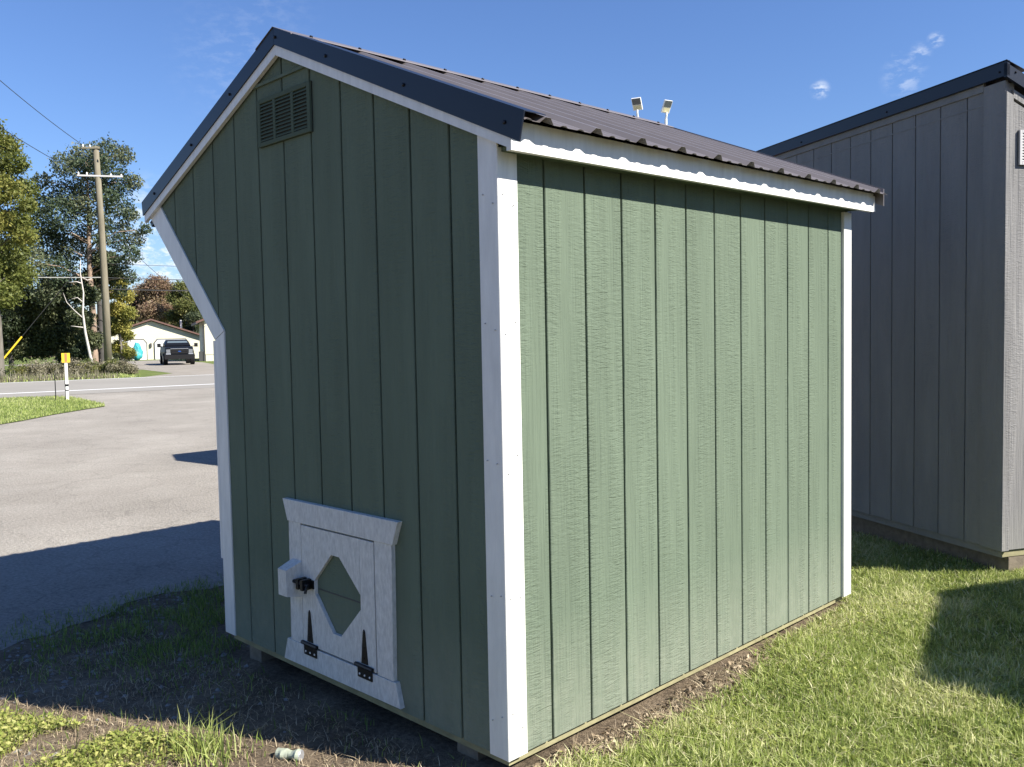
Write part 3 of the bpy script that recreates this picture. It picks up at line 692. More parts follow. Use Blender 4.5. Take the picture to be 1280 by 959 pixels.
pine = [(140, 184, 17), (112, 192, 17), (160, 196, 11), (86, 212, 14), (150, 222, 20), (174, 222, 9), (118, 232, 20), (60, 230, 10), (88, 244, 18), (56, 256, 15), (152, 256, 16), (80, 270, 20), (48, 282, 17), (122, 272, 13), (168, 264, 9), (60, 305, 20), (90, 308, 18), (150, 300, 12), (172, 297, 10), (184, 285, 7), (165, 318, 11), (42, 330, 18), (76, 338, 18), (146, 330, 13), (162, 345, 9), (100, 352, 12), (150, 362, 8), (58, 365, 16), (105, 212, 12), (130, 208, 12), (135, 246, 12), (104, 258, 12), (136, 280, 10), (104, 288, 12), (72, 290, 12), (128, 300, 9), (118, 318, 10), (158, 280, 9), (130, 345, 10), (60, 348, 12)]
tree('pine_tree', 'tall dark pine with bare tan trunk beside the utility pole', (-48.8, 16.4), 12.9, .20, cl(pine, 113, .0395, .0436, 463, 1.3, 2), 36000, .07, 'pine_needles', 'pine_bark', seed=5, trunk_top=11.5, squash=.9)
lt = [(-10, 168, 16), (8, 182, 16), (20, 205, 14), (28, 232, 14), (-12, 215, 22), (5, 240, 20), (34, 258, 10), (14, 270, 18), (-15, 275, 24), (28, 292, 13), (5, 305, 20), (-25, 320, 24), (15, 335, 18), (-5, 360, 20), (-45, 230, 25), (-50, 290, 28)]
tree('broadleaf_tree', 'tall yellow-green broadleaf tree at the roadside wood edge left of the pine', (-46.2, 11.0), 12.3, .22, cl(lt, -8, .0375, .0405, 458, 1.5, 3), 42000, .075, 'yellowgreen_leaves', 'gray_bark', seed=7)
dk = [[(20, 345, 20), (0, 365, 22), (35, 375, 20), (10, 400, 22), (40, 410, 18), (0, 430, 20), (30, 435, 15)],
      [(75, 365, 18), (60, 390, 20), (90, 395, 16), (70, 420, 20), (92, 425, 14), (50, 432, 16), (84, 446, 12)],
      [(132, 330, 12), (118, 350, 13), (140, 345, 9), (105, 372, 13), (98, 400, 12), (108, 425, 12), (98, 440, 9)]]
for i, (c_, b_, lb) in enumerate(zip(dk, [(-52.2, 13.2), (-51.6, 15.6), (-48.9, 16.85)], ['dark evergreen under the yellow-green tree in the roadside wood', 'dark leafy tree filling the wood under the pine', 'narrow dark tree right behind the pine trunk and utility pole'])):
    tree('understory_tree', lb, b_, 5, (.14, .12, .19)[i], cl(c_, (20, 75, 123)[i], .041, .0455, 463, 1.2, 10+i), 26000, .075, 'dark_leaves', 'dark_bark', seed=20+i, trunk_top=(None, None, 7.5)[i], group='dark trees of the roadside wood')
gd = [(150, 350, 10), (142, 365, 9), (157, 368, 10), (146, 385, 11), (160, 390, 9), (150, 405, 11), (140, 412, 7), (158, 418, 8), (148, 432, 9), (160, 440, 7)]
tree('golden_tree', 'slender golden-leaved tree right of the utility pole', (-50.2, 18.4), 5.6, .09, cl(gd, 150, .0405, .0455, 461, .8, 4), 15000, .062, 'gold_leaves', 'gray_bark', seed=31)
ru = [(197, 358, 15), (182, 366, 13), (213, 366, 13), (172, 380, 11), (197, 378, 16), (222, 378, 10), (185, 392, 13), (208, 392, 13), (226, 392, 8), (170, 396, 8)]
tree('russet_tree', 'round russet autumn tree behind the cream garage', (-89.8, 37.8), 9, .25, cl(ru, 197, .074, .080, 450, 2.2, 5), 30000, .10, 'russet_leaves', 'gray_bark', seed=41)
ol = [(232, 360, 11), (222, 372, 9), (243, 372, 10), (232, 384, 12), (247, 390, 9), (220, 395, 9), (238, 402, 11), (250, 408, 9), (226, 412, 8), (246, 424, 9)]
tree('olive_tree', 'yellowing green tree between the garage and the cream house', (-84.2, 38.2), 8, .22, cl(ol, 234, .071, .077, 449, 2.0, 6), 24000, .095, 'olive_leaves', 'gray_bark', seed=43)
bk = [(248, 400, 9), (246, 415, 8), (250, 428, 8), (243, 436, 6)]
tree('house_shrub', 'dark leafy tree at the corner of the cream house', (-76.5, 35.2), 4.5, .1, cl(bk, 247, .066, .072, 450, 1.0, 8), 9000, .08, 'dark_leaves', 'dark_bark', seed=47)
bs = [(160, 437, 7), (153, 444, 7), (166, 446, 6), (158, 451, 6), (148, 452, 5)]
tree('garage_bush', 'dark green bush in front of the left garage door', (-56.5, 20.9), 1.6, .05, cl(bs, 158, .0445, .050, 459, .4, 9), 7000, .05, 'dark_leaves', 'dark_bark', seed=49, cat='bush')
# roadside weeds: separate clumps along the far verge
for i in range(15):
    px = -6+i*9.6; g = random.Random(100+i); D = g.uniform(-.6, .9)
    b = (-42.3+.343*(px-60)*.033-.94*D, 13.0+.94*(px-60)*.033+.343*D)
    h = g.uniform(.25, .65)*(1.25 if i in (2, 3, 9, 10, 11) else 1)
    c_ = [(g.uniform(-.35, .35), g.uniform(-.35, .35), h*g.uniform(.3, .95), g.uniform(.14, .40)) for _ in range(7)]
    tree('roadside_weed', 'low tan and green weed clump along the far road edge', b, h, .02, c_, 1500, .042, 'weed_tan' if i % 3 else 'olive_leaves', 'gray_bark', seed=200+i, cat='weeds', group='weed clumps along the far road edge')
# bare dead birch
root = thing('dead_birch', (-46.0, 15.4, -.145), 0, 'bare pale dead birch leaning in front of the pine', 'tree')
S_ = lambda px, py: (TB.x*(px-117)*.036, TB.y*(px-117)*.036, (462-py)*.0405)
MB().tube([S_(117, 464), S_(111, 440), S_(106, 410), S_(104, 385), S_(106, 360), S_(103, 335), S_(104, 318)], [.085, .075, .065, .05, .04, .028, .012], 8).build('trunk', 'dead_wood', root, True)
for br in ([(104, 392), (94, 383), (84, 372), (80, 360)], [(104, 404), (96, 403), (88, 402)], [(105, 372), (98, 366), (90, 368)], [(104, 348), (98, 346), (88, 347)], [(104, 340), (112, 344), (118, 342)]):
    MB().tube([S_(*p) for p in br], [.032, .026, .018, .008][:len(br)], 6).build('branch', 'dead_wood', root, True)
# wood far behind that closes the horizon
g = np.random.default_rng(77); n = 60000
th_ = np.radians(g.uniform(68, 185, n)); rr = g.uniform(125, 150, n)
hgt = 5.2+1.4*np.sin(th_*23)+1.1*np.sin(th_*51+1)+.8*np.sin(th_*97+2)
P_ = np.stack([rr*np.cos(th_), rr*np.sin(th_), -.3+hgt*g.random(n)**.8], -1)
fw_ = quads('distant_wood', P_, .55*(.6+.8*g.random(n)), .5+.35*np.sin(th_*40)+.25*g.normal(size=n), 'far_leaves', seed=78)
tag(fw_, 'far band of autumn woodland along the horizon', 'woodland', kind='stuff')

# ------------------------------------------------------------------ utility pole, wires, guy
pole = thing('utility_pole', (-46.75, 16.35, -.145), 0, 'tall wooden utility pole with two crossarms at the roadside', 'pole')
MB().tube([(0, 0, -.1), (0, 0, 4), (-.05, -.04, 8), (-.10, -.12, 11.85)], [.20, .185, .165, .14], 14).build('post', 'pole_wood', pole, True)
def arm(z, a0, a1, r, m): 
    p = [TB*a0+Vector((-.09+.13, -.10, z)), TB*a1+Vector((-.09+.13, -.10, z+.06))]
    x = Vector((.94, -.343, 0))*r; zz = Vector((0, 0, r))
    return MB().hexa([p[0]-x-zz, p[0]+x-zz, p[0]+x+zz, p[0]-x+zz], [p[1]-x-zz, p[1]+x-zz, p[1]+x+zz, p[1]-x+zz]).build('crossarm', m, pole)
a1 = arm(11.72, -.75, .12, .05, 'pole_wood'); a2 = arm(10.28, -1.02, 1.18, .042, 'vent_paint_gray')
for s in (-.68, -.35): 
    p = TB*s+Vector((.04, -.10, 11.77)); MB().tube([p, p+Vector((0, 0, .07)), p+Vector((0, 0, .14))], [.035, .05, .02], 8).build('insulator', 'lamp_white', a1)
for s in (-.95, -.55, .6, 1.1):
    p = TB*s+Vector((.04, -.10, 10.33)); MB().tube([p, p+Vector((0, 0, .07)), p+Vector((0, 0, .14))], [.035, .05, .02], 8).build('insulator', 'lamp_white', a2)
def wire(label, a, b, sag, r=.016, m='wire', name='power_line', group='overhead lines at the utility pole'):
    a = Vector(a); b = Vector(b)
    pts = [a.lerp(b, q)-Vector((0, 0, sag*4*q*(1-q))) for q in [i/16 for i in range(17)]]
    o = MB().tube(pts, r, 5).build(name, m); return tag(o, label, 'wire', group)
pt = Vector((-46.85, 16.23, 0))
wire('thin power line running from the pole top back over the lot', pt+TB*-.68+Vector((.04, 0, 11.77)), (-36.9, 7.44, 12.95), .15)
wire('thin power line running from the lower crossarm back over the lot', pt+TB*-.95+Vector((.04, 0, 10.33)), (-36.8, 7.84, 10.5), .12)
wire('pale cable crossing in front of the dark wood to the pole', (-52, 3.0, 5.2), (-46.75, 16.2, 4.85), .15, .028, 'pale_wire')
wire('upper cable running from the pole toward the cream house', (-46.75, 16.5, 4.85), (-41.5, 33, 5.6), .35, .02)
wire('lowest black cable running from the pole toward the cream house', (-46.72, 16.5, 4.25), (-41.0, 34, 5.0), .35, .03)
wire('high thin line running from the pole over the garage', (-46.75, 16.5, 5.6), (-42.0, 33, 6.2), .3, .012)
wire('service drop slanting down from the pole to the cream house', (-46.75, 16.5, 7.6), (-62.0, 30.0, 3.2), .3, .014)
gw = thing('guy_wire', (-48.4, 11.2, -.145), 0, 'slanting guy wire with yellow guard sleeve beside the pole', 'wire')
A_ = Vector((0, 0, .1)); B_ = Vector((1.62, 5.05, 6.9)); 
MB().tube([A_, B_], .016, 6).build('cable', 'wire', gw); MB().tube([A_.lerp(B_, .005), A_.lerp(B_, .27)], .045, 8).build('guard_sleeve', 'yellow_plastic', gw)
MB().tube([(0, 0, -.05), (0, 0, .12)], .03, 6).build('anchor', 'black_iron', gw)

# ------------------------------------------------------------------ marker post by the grass island
mk = thing('pipeline_marker', (-23.3, 6.45, -.13), math.atan2(.3, .95)+R(90)-R(90), 'yellow utility marker sign on white post on the grass island', 'sign')
mkx = Vector((.3, .954, 0))
def mbx(n, m, a0, a1, d0, d1, z0, z1):
    mb = MB(); f = Vector((.954, -.3, 0))
    a = [mkx*s+f*d+Vector((0, 0, z0)) for s, d in ((a0, d0), (a1, d0), (a1, d1), (a0, d1))]
    return mb.hexa(a, [p+Vector((0, 0, z1-z0)) for p in a]).build(n, m, mk)
mk.rotation_euler = (0, 0, 0)
mbx('post', 'white_plastic', -.035, .035, -.03, .03, -.05, 1.06); sg = mbx('sign_plate', 'yellow_plastic', -.10, .10, .031, .045, 1.0, 1.25)
mbx('sign_print', 'marker_print', -.03, .03, .046, .049, 1.02, 1.24).parent = sg
mbx('dark_band', 'black_iron', -.038, .038, -.033, .033, .36, .42); mbx('dark_band', 'black_iron', -.038, .038, -.033, .033, .24, .27); mbx('side_strip', 'black_iron', -.052, -.0355, -.02, .02, -.05, .52)
rod = MB().tube([(-23.5, 6.22, -.2), (-23.5, 6.22, .55)], .012, 6).build('marker_rod', 'black_iron'); tag(rod, 'thin dark rod standing beside the yellow marker sign', 'rod')

# ------------------------------------------------------------------ cream garage
def far_box(root, m, name, u0, u1, v0, v1, z0, z1): return MB().box(u0, u1, v0, v1, z0, z1).build(name, m, root)
ga = thing('garage', (-76.2, 31.2, -.2), math.atan2(.94, .343), 'cream two-door garage with brown gable roof beyond the road', 'garage')
# local x runs to the right as seen from the lot, local y away
gw_, gd_ = 4.1, 8.0
Fg = Frame((0, 0, 0), (1, 0, 0), (0, -1, 0))
Fg.prism([(-gw_, 0), (gw_, 0), (gw_, 2.05), (0, 3.45), (-gw_, 2.05)], -gd_, 0).build('wall', 'cream_wall', ga)
for sx in (1, -1):
    a = [(0, 3.52), (sx*(gw_+.5), 3.52-(gw_+.5)*.345), (sx*(gw_+.5), 3.66-(gw_+.5)*.345), (0, 3.66)]
    Fg.prism(a, -gd_-.3, .35).build('roof', 'brown_roof', ga)
for x0, x1 in ((-2.75, -.45), (.25, 3.05)):
    pr_ = Fg.prism([(x0-.07, 0), (x1+.07, 0), (x1+.07, 1.55), (x1-.2, 1.88), (x0+.2, 1.88), (x0-.07, 1.55)], .0, .05).build('door_frame', 'dark_trim', ga)
    d = Fg.prism([(x0, .0), (x1, .0), (x1, 1.5), (x1-.24, 1.80), (x0+.24, 1.80), (x0, 1.5)], .051, .09).build('garage_door', 'white_door', ga)
    for k in range(1, 4): Fg.prism([(x0+.03, .45*k), (x1-.03, .45*k), (x1-.03, .45*k+.015), (x0+.03, .45*k+.015)], .0905, .094).build('door_seam', 'vent_paint_gray', d)
MB().box(-.14, .0, -.14, -.001, 1.15, 1.5).build('wall_lamp', 'dark_trim', ga)
MB().tube([(2.6, 1.2, 2.6), (2.6, 1.2, 3.55)], .09, 8).build('flue', 'white_door', ga)
# turquoise covered thing by the left door
tb = bmesh.new(); bmesh.ops.create_icosphere(tb, subdivisions=3, radius=1)
for v in tb.verts:
    a = v.co.copy(); k = 1+.12*math.sin(5*a.x+3*a.z)+.08*math.sin(7*a.y+4*a.z)
    v.co = Vector((a.x*.36*k*(1.15 if a.z < 0 else .85), a.y*.36*k*(1.15 if a.z < 0 else .85), (a.z*.75*k)+.74))
    if v.co.z < .02: v.co.z = 0
me = bpy.data.meshes.new('tarp'); tb.to_mesh(me); tb.free(); me.shade_smooth()
tp = link('covered_bundle', me, 'teal_tarp'); tp.location = (-73.0, 28.6, -.15); tag(tp, 'turquoise tarp-covered bundle in front of the left garage door', 'bundle')

# ------------------------------------------------------------------ cream house at the right
ho = thing('house', (-62.75, 29.6, -.25), math.atan2(.92, .39), 'cream house with dark eave partly hidden behind the green shed', 'house')
far_box(ho, 'cream_wall', 'wall', 0, 9, 0, 8, .62, 3.15); far_box(ho, 'cream_wall', 'foundation', .03, 8.97, .03, 7.97, 0, .615)
Fh = Frame((0, 0, 0), (1, 0, 0), (0, -1, 0))
Fh.prism([(.02, 3.151), (8.98, 3.151), (4.5, 4.9)], -7.9, -.02).build('gable', 'cream_wall', ho)
for sx in (1, -1):
    x = 4.5-sx*5.1; Fh.prism([(x, 2.98), (x, 3.14), (4.5, 5.14), (4.5, 4.98)], -8.4, .4).build('roof', 'brown_roof', ho)
far_box(ho, 'dark_trim', 'gutter', -.62, -.5, -.4, 8.3, 2.93, 3.06)
far_box(ho, 'dark_trim', 'dark_corner_strip', -.12, -.004, .05, .6, .0, 2.9)  # dark upright strip beside the left corner of the wall
w_ = far_box(ho, 'dark_trim', 'window', 1.6, 2.8, -.03, -.004, 1.5, 2.6); MB().box(1.66, 2.74, -.04, -.031, 1.56, 2.54).build('pane', 'truck_glass', w_)
far_box(ho, 'dark_trim', 'utility_box', -.45, -.13, .1, .5, 0, .85)

# ------------------------------------------------------------------ pickup truck, front toward the road
tr = thing('pickup_truck', (-54.35, 23.75, -.14), math.atan2(.936, .35), 'dark pickup truck facing the road in the gravel driveway', 'truck')
FT = Frame((0, 0, 0), (1, 0, 0), (0, -1, 0))
def loft(secs):  # list of (y, half width, z0, z1, top half width)
    mb = MB(); n = 8; v = []
    for y, w, z0, z1, tw in secs: v += [(-w*.94, y, z0), (w*.94, y, z0), (w, y, z0+.12), (w, y, (z0+z1)/2), (tw, y, z1), (-tw, y, z1), (-w, y, (z0+z1)/2), (-w, y, z0+.12)]
    f = [(i*n+k, i*n+(k+1) % n, (i+1)*n+(k+1) % n, (i+1)*n+k) for i in range(len(secs)-1) for k in range(n)]
    f += [tuple(range(n)), tuple(range(len(v)-1, len(v)-n-1, -1))]; return mb.add(v, f)
loft([(.0, .86, .62, 1.10, .80), (.12, .90, .55, 1.16, .84), (1.2, .92, .5, 1.20, .84), (1.35, .92, .48, 1.2, .84), (5.4, .92, .5, 1.2, .86), (5.5, .88, .55, 1.15, .84)]).build('body', 'truck_paint', tr)
loft([(1.30, .80, 1.16, 1.22, .78), (1.85, .80, 1.16, 1.60, .64), (2.1, .80, 1.16, 1.66, .64), (3.4, .80, 1.16, 1.66, .64), (3.7, .80, 1.16, 1.25, .76)]).build('cab', 'truck_paint', tr)
ws = MB().hexa([(-.70, 1.43, 1.245), (.70, 1.43, 1.245), (.60, 1.80, 1.555), (-.60, 1.80, 1.555)], [(-.70, 1.405, 1.255), (.70, 1.405, 1.255), (.60, 1.775, 1.57), (-.60, 1.775, 1.57)]).build('windshield', 'truck_glass', tr)
gr_ = FT.prism([(-.50, .74), (.50, .74), (.54, 1.04), (-.54, 1.04)], -.02, .03).build('grille', 'rubber', tr)
for z in (.76, .88, 1.0): FT.prism([(-.48, z), (.48, z), (.48, z+.02), (-.48, z+.02)], .0305, .042).build('grille_bar', 'screw_metal', gr_)
em = [(.10*math.cos(a), .895+.04*math.sin(a)) for a in [i*math.pi/8 for i in range(16)]]
FT.prism(em, .043, .052).build('oval_badge', 'badge_blue', gr_)
for s in (-1, 1):
    a = [(s*.56, .80), (s*.80, .80), (s*.82, 1.02), (s*.57, 1.04)]
    FT.prism(a, -.03, .025).build('headlight', 'lens', tr)
    FT.prism([(s*.545, .70), (s*.84, .70), (s*.83, .785), (s*.55, .785)], -.05, .03).build('grille_surround', 'truck_silver', tr)
    m_ = MB().box(min(s*1.05, s*1.27), max(s*1.05, s*1.27), 1.50, 1.60, 1.17, 1.42).build('mirror', 'rubber', tr)
    MB().tube([(s*.80, 1.56, 1.18), (s*1.08, 1.56, 1.24)], .025, 6).build('mirror_arm', 'rubber', m_)
    for y in (.85, 4.35):
        w = MB().tube([(s*.70, y, .40), (s*.72, y, .40), (s*.95, y, .40), (s*.975, y, .40)], [.36, .40, .40, .36], 20).build('wheel', 'rubber', tr)
        MB().tube([(s*.96, y, .40), (s*.985, y, .40)], [.24, .22], 14).build('rim', 'truck_silver', w)
FT.prism([(-.92, .38), (.92, .38), (.94, .66), (-.94, .66)], -.12, .10, .01).build('bumper', 'rubber', tr)
FT.prism([(-.55, 1.055), (.55, 1.055), (.55, 1.085), (-.55, 1.085)], -.03, .02).build('hood_edge', 'truck_silver', tr)

# ------------------------------------------------------------------ ground cover
def blades(name, pos, h, w, tint, m, lean=.5, seed=1, kind='stuff', parent=None):
    g = np.random.default_rng(seed); n = len(pos); a = g.random(n)*2*np.pi; w = np.broadcast_to(w, (n,))
    side = np.stack([np.cos(a), np.sin(a), np.zeros(n)], -1)*(w/2)[:, None]
    b = g.random(n)*2*np.pi; ln = np.abs(g.normal(size=n))*lean*h
    off = np.stack([np.cos(b)*ln, np.sin(b)*ln, np.zeros(n)], -1); upv = np.zeros((n, 3)); upv[:, 2] = h*(1-.25*np.clip(ln/h, 0, 1.5))
    mid = pos+off*.32+upv*.58; tip = pos+off+upv
    v = np.stack([pos-side, pos+side, mid+side*.75, mid-side*.75, tip], 1).reshape(-1, 3)
    i = np.arange(n)*5
    lo = np.stack([i, i+1, i+2, i+3, i+3, i+2, i+4], 1).ravel().astype(np.int32)
    ls = np.stack([np.arange(n)*7, np.arange(n)*7+4], 1).ravel().astype(np.int32)
    me = bpy.data.meshes.new(name); me.vertices.add(5*n); me.vertices.foreach_set('co', v.ravel())
    me.loops.add(7*n); me.loops.foreach_set('vertex_index', lo); me.polygons.add(2*n); me.polygons.foreach_set('loop_start', ls)
    me.update(calc_edges=True); at = me.attributes.new('tint', 'FLOAT', 'POINT'); at.data.foreach_set('value', np.repeat(np.clip(tint, 0, 1), 5).astype(np.float32))
    o = link(name, me, m, parent)
    if kind: o['kind'] = kind
    return o
def vnoise(x, y, s, seed=0):
    """smooth value noise 0..1"""
    x = np.asarray(x)*s; y = np.asarray(y)*s; xi = np.floor(x).astype(int); yi = np.floor(y).astype(int); fx = x-xi; fy = y-yi
    hsh = lambda a, b: (np.sin(a*127.1+b*311.7+seed*74.7)*43758.5453) % 1
    fx = fx*fx*(3-2*fx); fy = fy*fy*(3-2*fy)
    return (hsh(xi, yi)*(1-fx)+hsh(xi+1, yi)*fx)*(1-fy)+(hsh(xi, yi+1)*(1-fx)+hsh(xi+1, yi+1)*fx)*fy
def inside_sheds(x, y):
    a = (x > -1.9) & (x < .0) & (y > .0) & (y < 2.5)
    lx = (x-.434)*math.cos(.4869)-(y-3.448)*math.sin(.4869); ly = (x-.434)*math.sin(.4869)+(y-3.448)*math.cos(.4869)
    b = (lx < -.02) & (lx > -3.6) & (ly > .04) & (ly < 2.4)
    return a | b
def scatter(x0, x1, y0, y1, dens, g, keep):
    n = int((x1-x0)*(y1-y0)*dens); x = g.uniform(x0, x1, n); y = g.uniform(y0, y1, n)
    k = (g.random(n) < keep(x, y)) & ~inside_sheds(x, y); x = x[k]; y = y[k]
    return np.stack([x, y, gz(x, y)-.004], -1)
g = np.random.default_rng(5)
# lawn on the sunny side; thins to litter against the shed
def lawn_keep(x, y):
    base = sstep((x+.02+.11*sstep((y-1.25)/.5)+.05*(y < .3)-.08*vnoise(x*0, y, 3, 2)-.10*np.exp(-((y-.85)/.5)**2))/.15)
    base = np.where(y > 2.5, 1., base); base = np.where(x < 0, np.where(y > 2.4, 1., np.where(y < -.1, .0, 0)), base)
    bare = sstep((vnoise(x, y, 2.3, 4)*.6+vnoise(x, y, 6.1, 5)*.4-.18)/.22)
    return base*(.35+.65*bare)
P_ = scatter(-.9, 2.2, -1.0, 4.4, 24000, g, lawn_keep)
P_ = np.concatenate([P_, scatter(2.2, 5.0, -1.6, 6.0, 6500, g, lawn_keep), scatter(-.9, 2.2, 4.4, 6.5, 5000, g, lambda x, y: np.ones_like(x))])
n = len(P_); pv = vnoise(P_[:, 0], P_[:, 1], 2.6, 9); pf = vnoise(P_[:, 0], P_[:, 1], 9, 8)
pt_ = vnoise(P_[:, 0], P_[:, 1], 26, 14); h = (.018+.034*g.random(n))*(.55+.5*pf+.55*pt_)
tint = -.05+.30*pv+.42*g.random(n)**1.4+.14*pf+.22*pt_; dry = g.random(n) < (.14+.22*(pv > .6)); tint = np.where(dry, .78+.22*g.random(n), tint)
tag(blades('lawn_grass', P_, h, .0036+.003*g.random(n), tint, 'lawn_blade', 1.15, 6), 'mown green lawn grass in front of the sunny shed wall', 'grass')
# clover and broad leaves among the lawn
Q_ = scatter(-.6, 2.4, .2, 4.2, 1100, g, lambda x, y: lawn_keep(x, y)*sstep((vnoise(x, y, 3.4, 21)-.45)/.2)); Q_[:, 2] += .012+.022*g.random(len(Q_))
tag(quads('lawn_clover', Q_, .005+.008*g.random(len(Q_)), .25+.5*g.random(len(Q_)), 'weed_leaf', aspect=.75, flat=.55, seed=8), 'small clover and dandelion leaves in the lawn', 'weeds', kind='stuff')
# litter along the foot of the shed
L_ = scatter(-.05, .42, -.05, 2.2, 5200, g, lambda x, y: np.exp(-np.clip(x-.06, 0, 9)/.10)*(.4+.6*vnoise(x, y, 6, 33))); L_[:, 2] += .006+.012*g.random(len(L_))
tag(quads('leaf_litter', L_, .006+.012*g.random(len(L_))**2, g.random(len(L_)), 'dry_bits', aspect=.55, flat=.6, seed=12), 'dry brown leaf litter along the foot of the green wall', 'litter', kind='stuff')
S1 = scatter(-.05, .6, -.1, 2.3, 7000, g, lambda x, y: np.exp(-np.clip(x-.10, 0, 9)/.20)*.95)
S2 = scatter(-.5, 1.4, 2.4, 4.0, 500, g, lambda x, y: np.full_like(x, .7))
S3 = scatter(-2.6, -.15, -1.7, -.05, 4200, g, lambda x, y: .25+.6*vnoise(x, y, 4, 41)+.3*(y < .42*x))
S_all = np.concatenate([S1, S2, S3]); n = len(S_all)
tag(blades('dry_straw', S_all, .012+.030*g.random(n), .0030, .35+.65*g.random(n), 'dry_bits', 1.6, 14), 'dead straw lying on the soil round the sheds', 'straw')
# weeds in the sunlit corner and thin growth in the shade
def sunny(x, y): return sstep((-.43+.42*(x+.10)*1.0-y+.0)/.12+.5)
def weed_keep(x, y):
    line = .42*x-.03          # where the shadow of the corner falls
    m_ = sstep((line-y-.03)/.12); bare = sstep((vnoise(x, y, 2.2, 51)*.55+vnoise(x, y, 5.5, 52)*.45-.24)/.16)
    return m_*bare*sstep((-.85-x)/.35)
W_ = scatter(-3.0, -.5, -2.0, -.25, 15000, g, weed_keep); W_[:, 2] += .008+.030*g.random(len(W_)); n = len(W_)
tag(quads('weed_patch', W_, .005+.008*g.random(n), .25+.7*g.random(n), 'weed_leaf', aspect=.62, flat=.5, seed=15), 'low sunlit yellow-green weeds in front of the gable', 'weeds', kind='stuff')
W2 = scatter(-3.0, -.6, -2.0, -.25, 9000, g, weed_keep); n = len(W2)
tag(blades('weed_grass', W2, .02+.04*g.random(n), .004, .25+.65*g.random(n), 'weed_leaf', .9, 16), 'thin grass among the sunlit weeds', 'grass')
def shade_keep(x, y):
    a = np.exp(-(((x+2.75)/.55)**2+((y-.25)/.55)**2)) + .9*np.exp(-(((x+2.25)/.38)**2+((y-.02)/.3)**2)) + .75*np.exp(-(((x+2.75)/.3)**2+((y+.75)/.3)**2))
    a = a + .8*np.exp(-(((x+2.3)/.4)**2+((y-1.2)/.9)**2))
    return np.clip(a, 0, 1)*sstep((vnoise(x, y, 4.5, 61)-.25)/.3)+.10*vnoise(x, y, 7, 62)
G_ = scatter(-3.35, -.1, -1.6, 3.0, 6500, g, shade_keep); n = len(G_)
tag(blades('shade_grass', G_, .018+.045*g.random(n), .0045, .0+.40*g.random(n)**1.3, 'lawn_blade', .7, 17), 'sparse green grass in the shed shadow beside the lot', 'grass')
# one taller tuft in the sun
n = 170; q = g.normal(size=(n, 2))*np.array([.085, .055]); T_ = np.stack([-.96+q[:, 0], -.555+q[:, 1]], -1); T_ = np.concatenate([T_, gz(T_[:, 0], T_[:, 1])[:, None]], 1)
tag(blades('grass_tuft', T_, .04+.11*g.random(n), .005, .2+.5*g.random(n), 'lawn_blade', .55, 18), 'tall tuft of grass in the sun at the shadow edge before the gable', 'grass')
# grass of the island and verge, seen from afar
n = 60000; x = g.uniform(-27.5, -16, n); y = g.uniform(-4, 6.9, n)
poly = np.array(isl); ins = np.zeros(n, bool); j = len(poly)-1
for i in range(len(poly)):
    c_ = ((poly[i, 1] > y) != (poly[j, 1] > y)) & (x < (poly[j, 0]-poly[i, 0])*(y-poly[i, 1])/(poly[j, 1]-poly[i, 1]+1e-12)+poly[i, 0]); ins ^= c_; j = i
I_ = np.stack([x, y, np.full(n, -.132)], -1)[ins]; n = len(I_)
tag(blades('island_grass', I_, .03+.045*g.random(n), .012, .05+.55*g.random(n)+.25*vnoise(I_[:, 0], I_[:, 1], 1.2, 91), 'lawn_blade', .7, 19), 'mown grass of the island beside the lot', 'grass')
n = 14000; a = g.uniform(-30, 30, n); b = g.uniform(9.65, 15, n); k = ~((a > 3) & (a < 13.5)); a = a[k]; b = b[k]; n = len(a)
V_ = np.stack([RN0.x+rd.x*a+rn.x*b, RN0.y+rd.y*a+rn.y*b, np.full(n, -.145)], -1)
tag(blades('verge_grass', V_, .08+.10*g.random(n), .03, .25+.5*g.random(n), 'lawn_blade', .7, 20), 'grass verge along the far side of the road', 'grass')
n = 6000; a = g.uniform(-22, 2.2, n); b = 9.9+np.abs(g.normal(size=n))*.9; hh = (.10+.42*g.random(n)**2)*(.5+vnoise(a, b, .9, 81))
R_ = np.stack([RN0.x+rd.x*a+rn.x*b, RN0.y+rd.y*a+rn.y*b, np.full(n, -.145)], -1)
tag(blades('roadside_tall_grass', R_, hh, .028, .2+.75*g.random(n), 'weed_tan', .5, 23), 'tall dry grass in front of the roadside wood', 'grass')
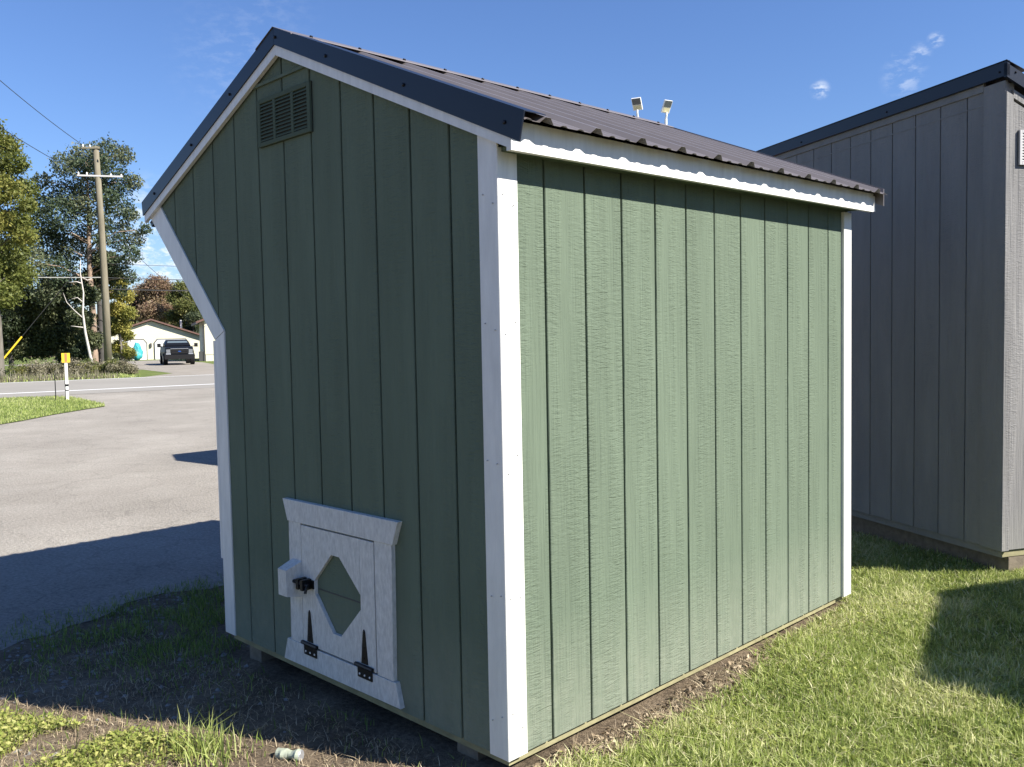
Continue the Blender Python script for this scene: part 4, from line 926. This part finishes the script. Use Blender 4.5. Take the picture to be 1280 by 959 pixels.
# gravel and crumbs of asphalt along the lot edge
def grav_keep(x, y): return np.clip(np.exp(-((x+2.95)/.42)**2)+.35*np.exp(-((x+1.9)/.8)**2)*(y < .2), 0, 1)*(.3+.7*vnoise(x, y, 5, 71))
K_ = scatter(-3.9, -.4, -1.6, 2.5, 1300, g, grav_keep); n = len(K_)
oct_v = np.array([(1, 0, 0), (-1, 0, 0), (0, 1, 0), (0, -1, 0), (0, 0, 1), (0, 0, -1)], float)
oct_f = np.array([(0, 2, 4), (2, 1, 4), (1, 3, 4), (3, 0, 4), (2, 0, 5), (1, 2, 5), (3, 1, 5), (0, 3, 5)])
sz = (.003+.015*g.random(n)**3)[:, None, None]; vv = K_[:, None, :]+oct_v[None]*(.6+.8*g.random((n, 6, 1)))*sz*np.array([1, 1, .6]); vv[:, :, 2] += .004
ff = (oct_f[None]+(np.arange(n)*6)[:, None, None]).reshape(-1, 3)
me = bpy.data.meshes.new('gravel'); me.from_pydata(vv.reshape(-1, 3).tolist(), [], ff.tolist())
tag(link('loose_gravel', me, 'stone'), 'loose gravel and asphalt crumbs along the broken lot edge', 'gravel', kind='stuff')
# crushed can in the sun before the gable
cb = bmesh.new(); bmesh.ops.create_cone(cb, cap_ends=True, segments=20, radius1=.031, radius2=.031, depth=.115)
bmesh.ops.subdivide_edges(cb, edges=[e for e in cb.edges if abs(e.verts[0].co.z-e.verts[1].co.z) > .05], cuts=7)
for v in cb.verts:
    z = v.co.z; s = 1-.38*math.exp(-((z-.008)/.018)**2)-.10*math.exp(-((z+.04)/.012)**2)
    if abs(z) > .055: s *= .84
    v.co.x *= s*(1+.12*math.sin(z*160)); v.co.y *= s*.86+.05*math.sin(z*120+2)
me = bpy.data.meshes.new('can'); cb.to_mesh(me); cb.free()
cn = link('crushed_can', me, 'can_print'); cn.scale = (.78, .78, .78); cn.location = (-.70, -.375, -.073); cn.rotation_euler = (R(88), R(14), R(118))
tag(cn, 'crushed pale drink can lying on the soil before the gable', 'can')
for s in (-1, 1):
    MB().tube([(0, 0, s*.0576), (0, 0, s*.0605)], [.025, .022], 16).build('can_end', 'truck_silver', cn)
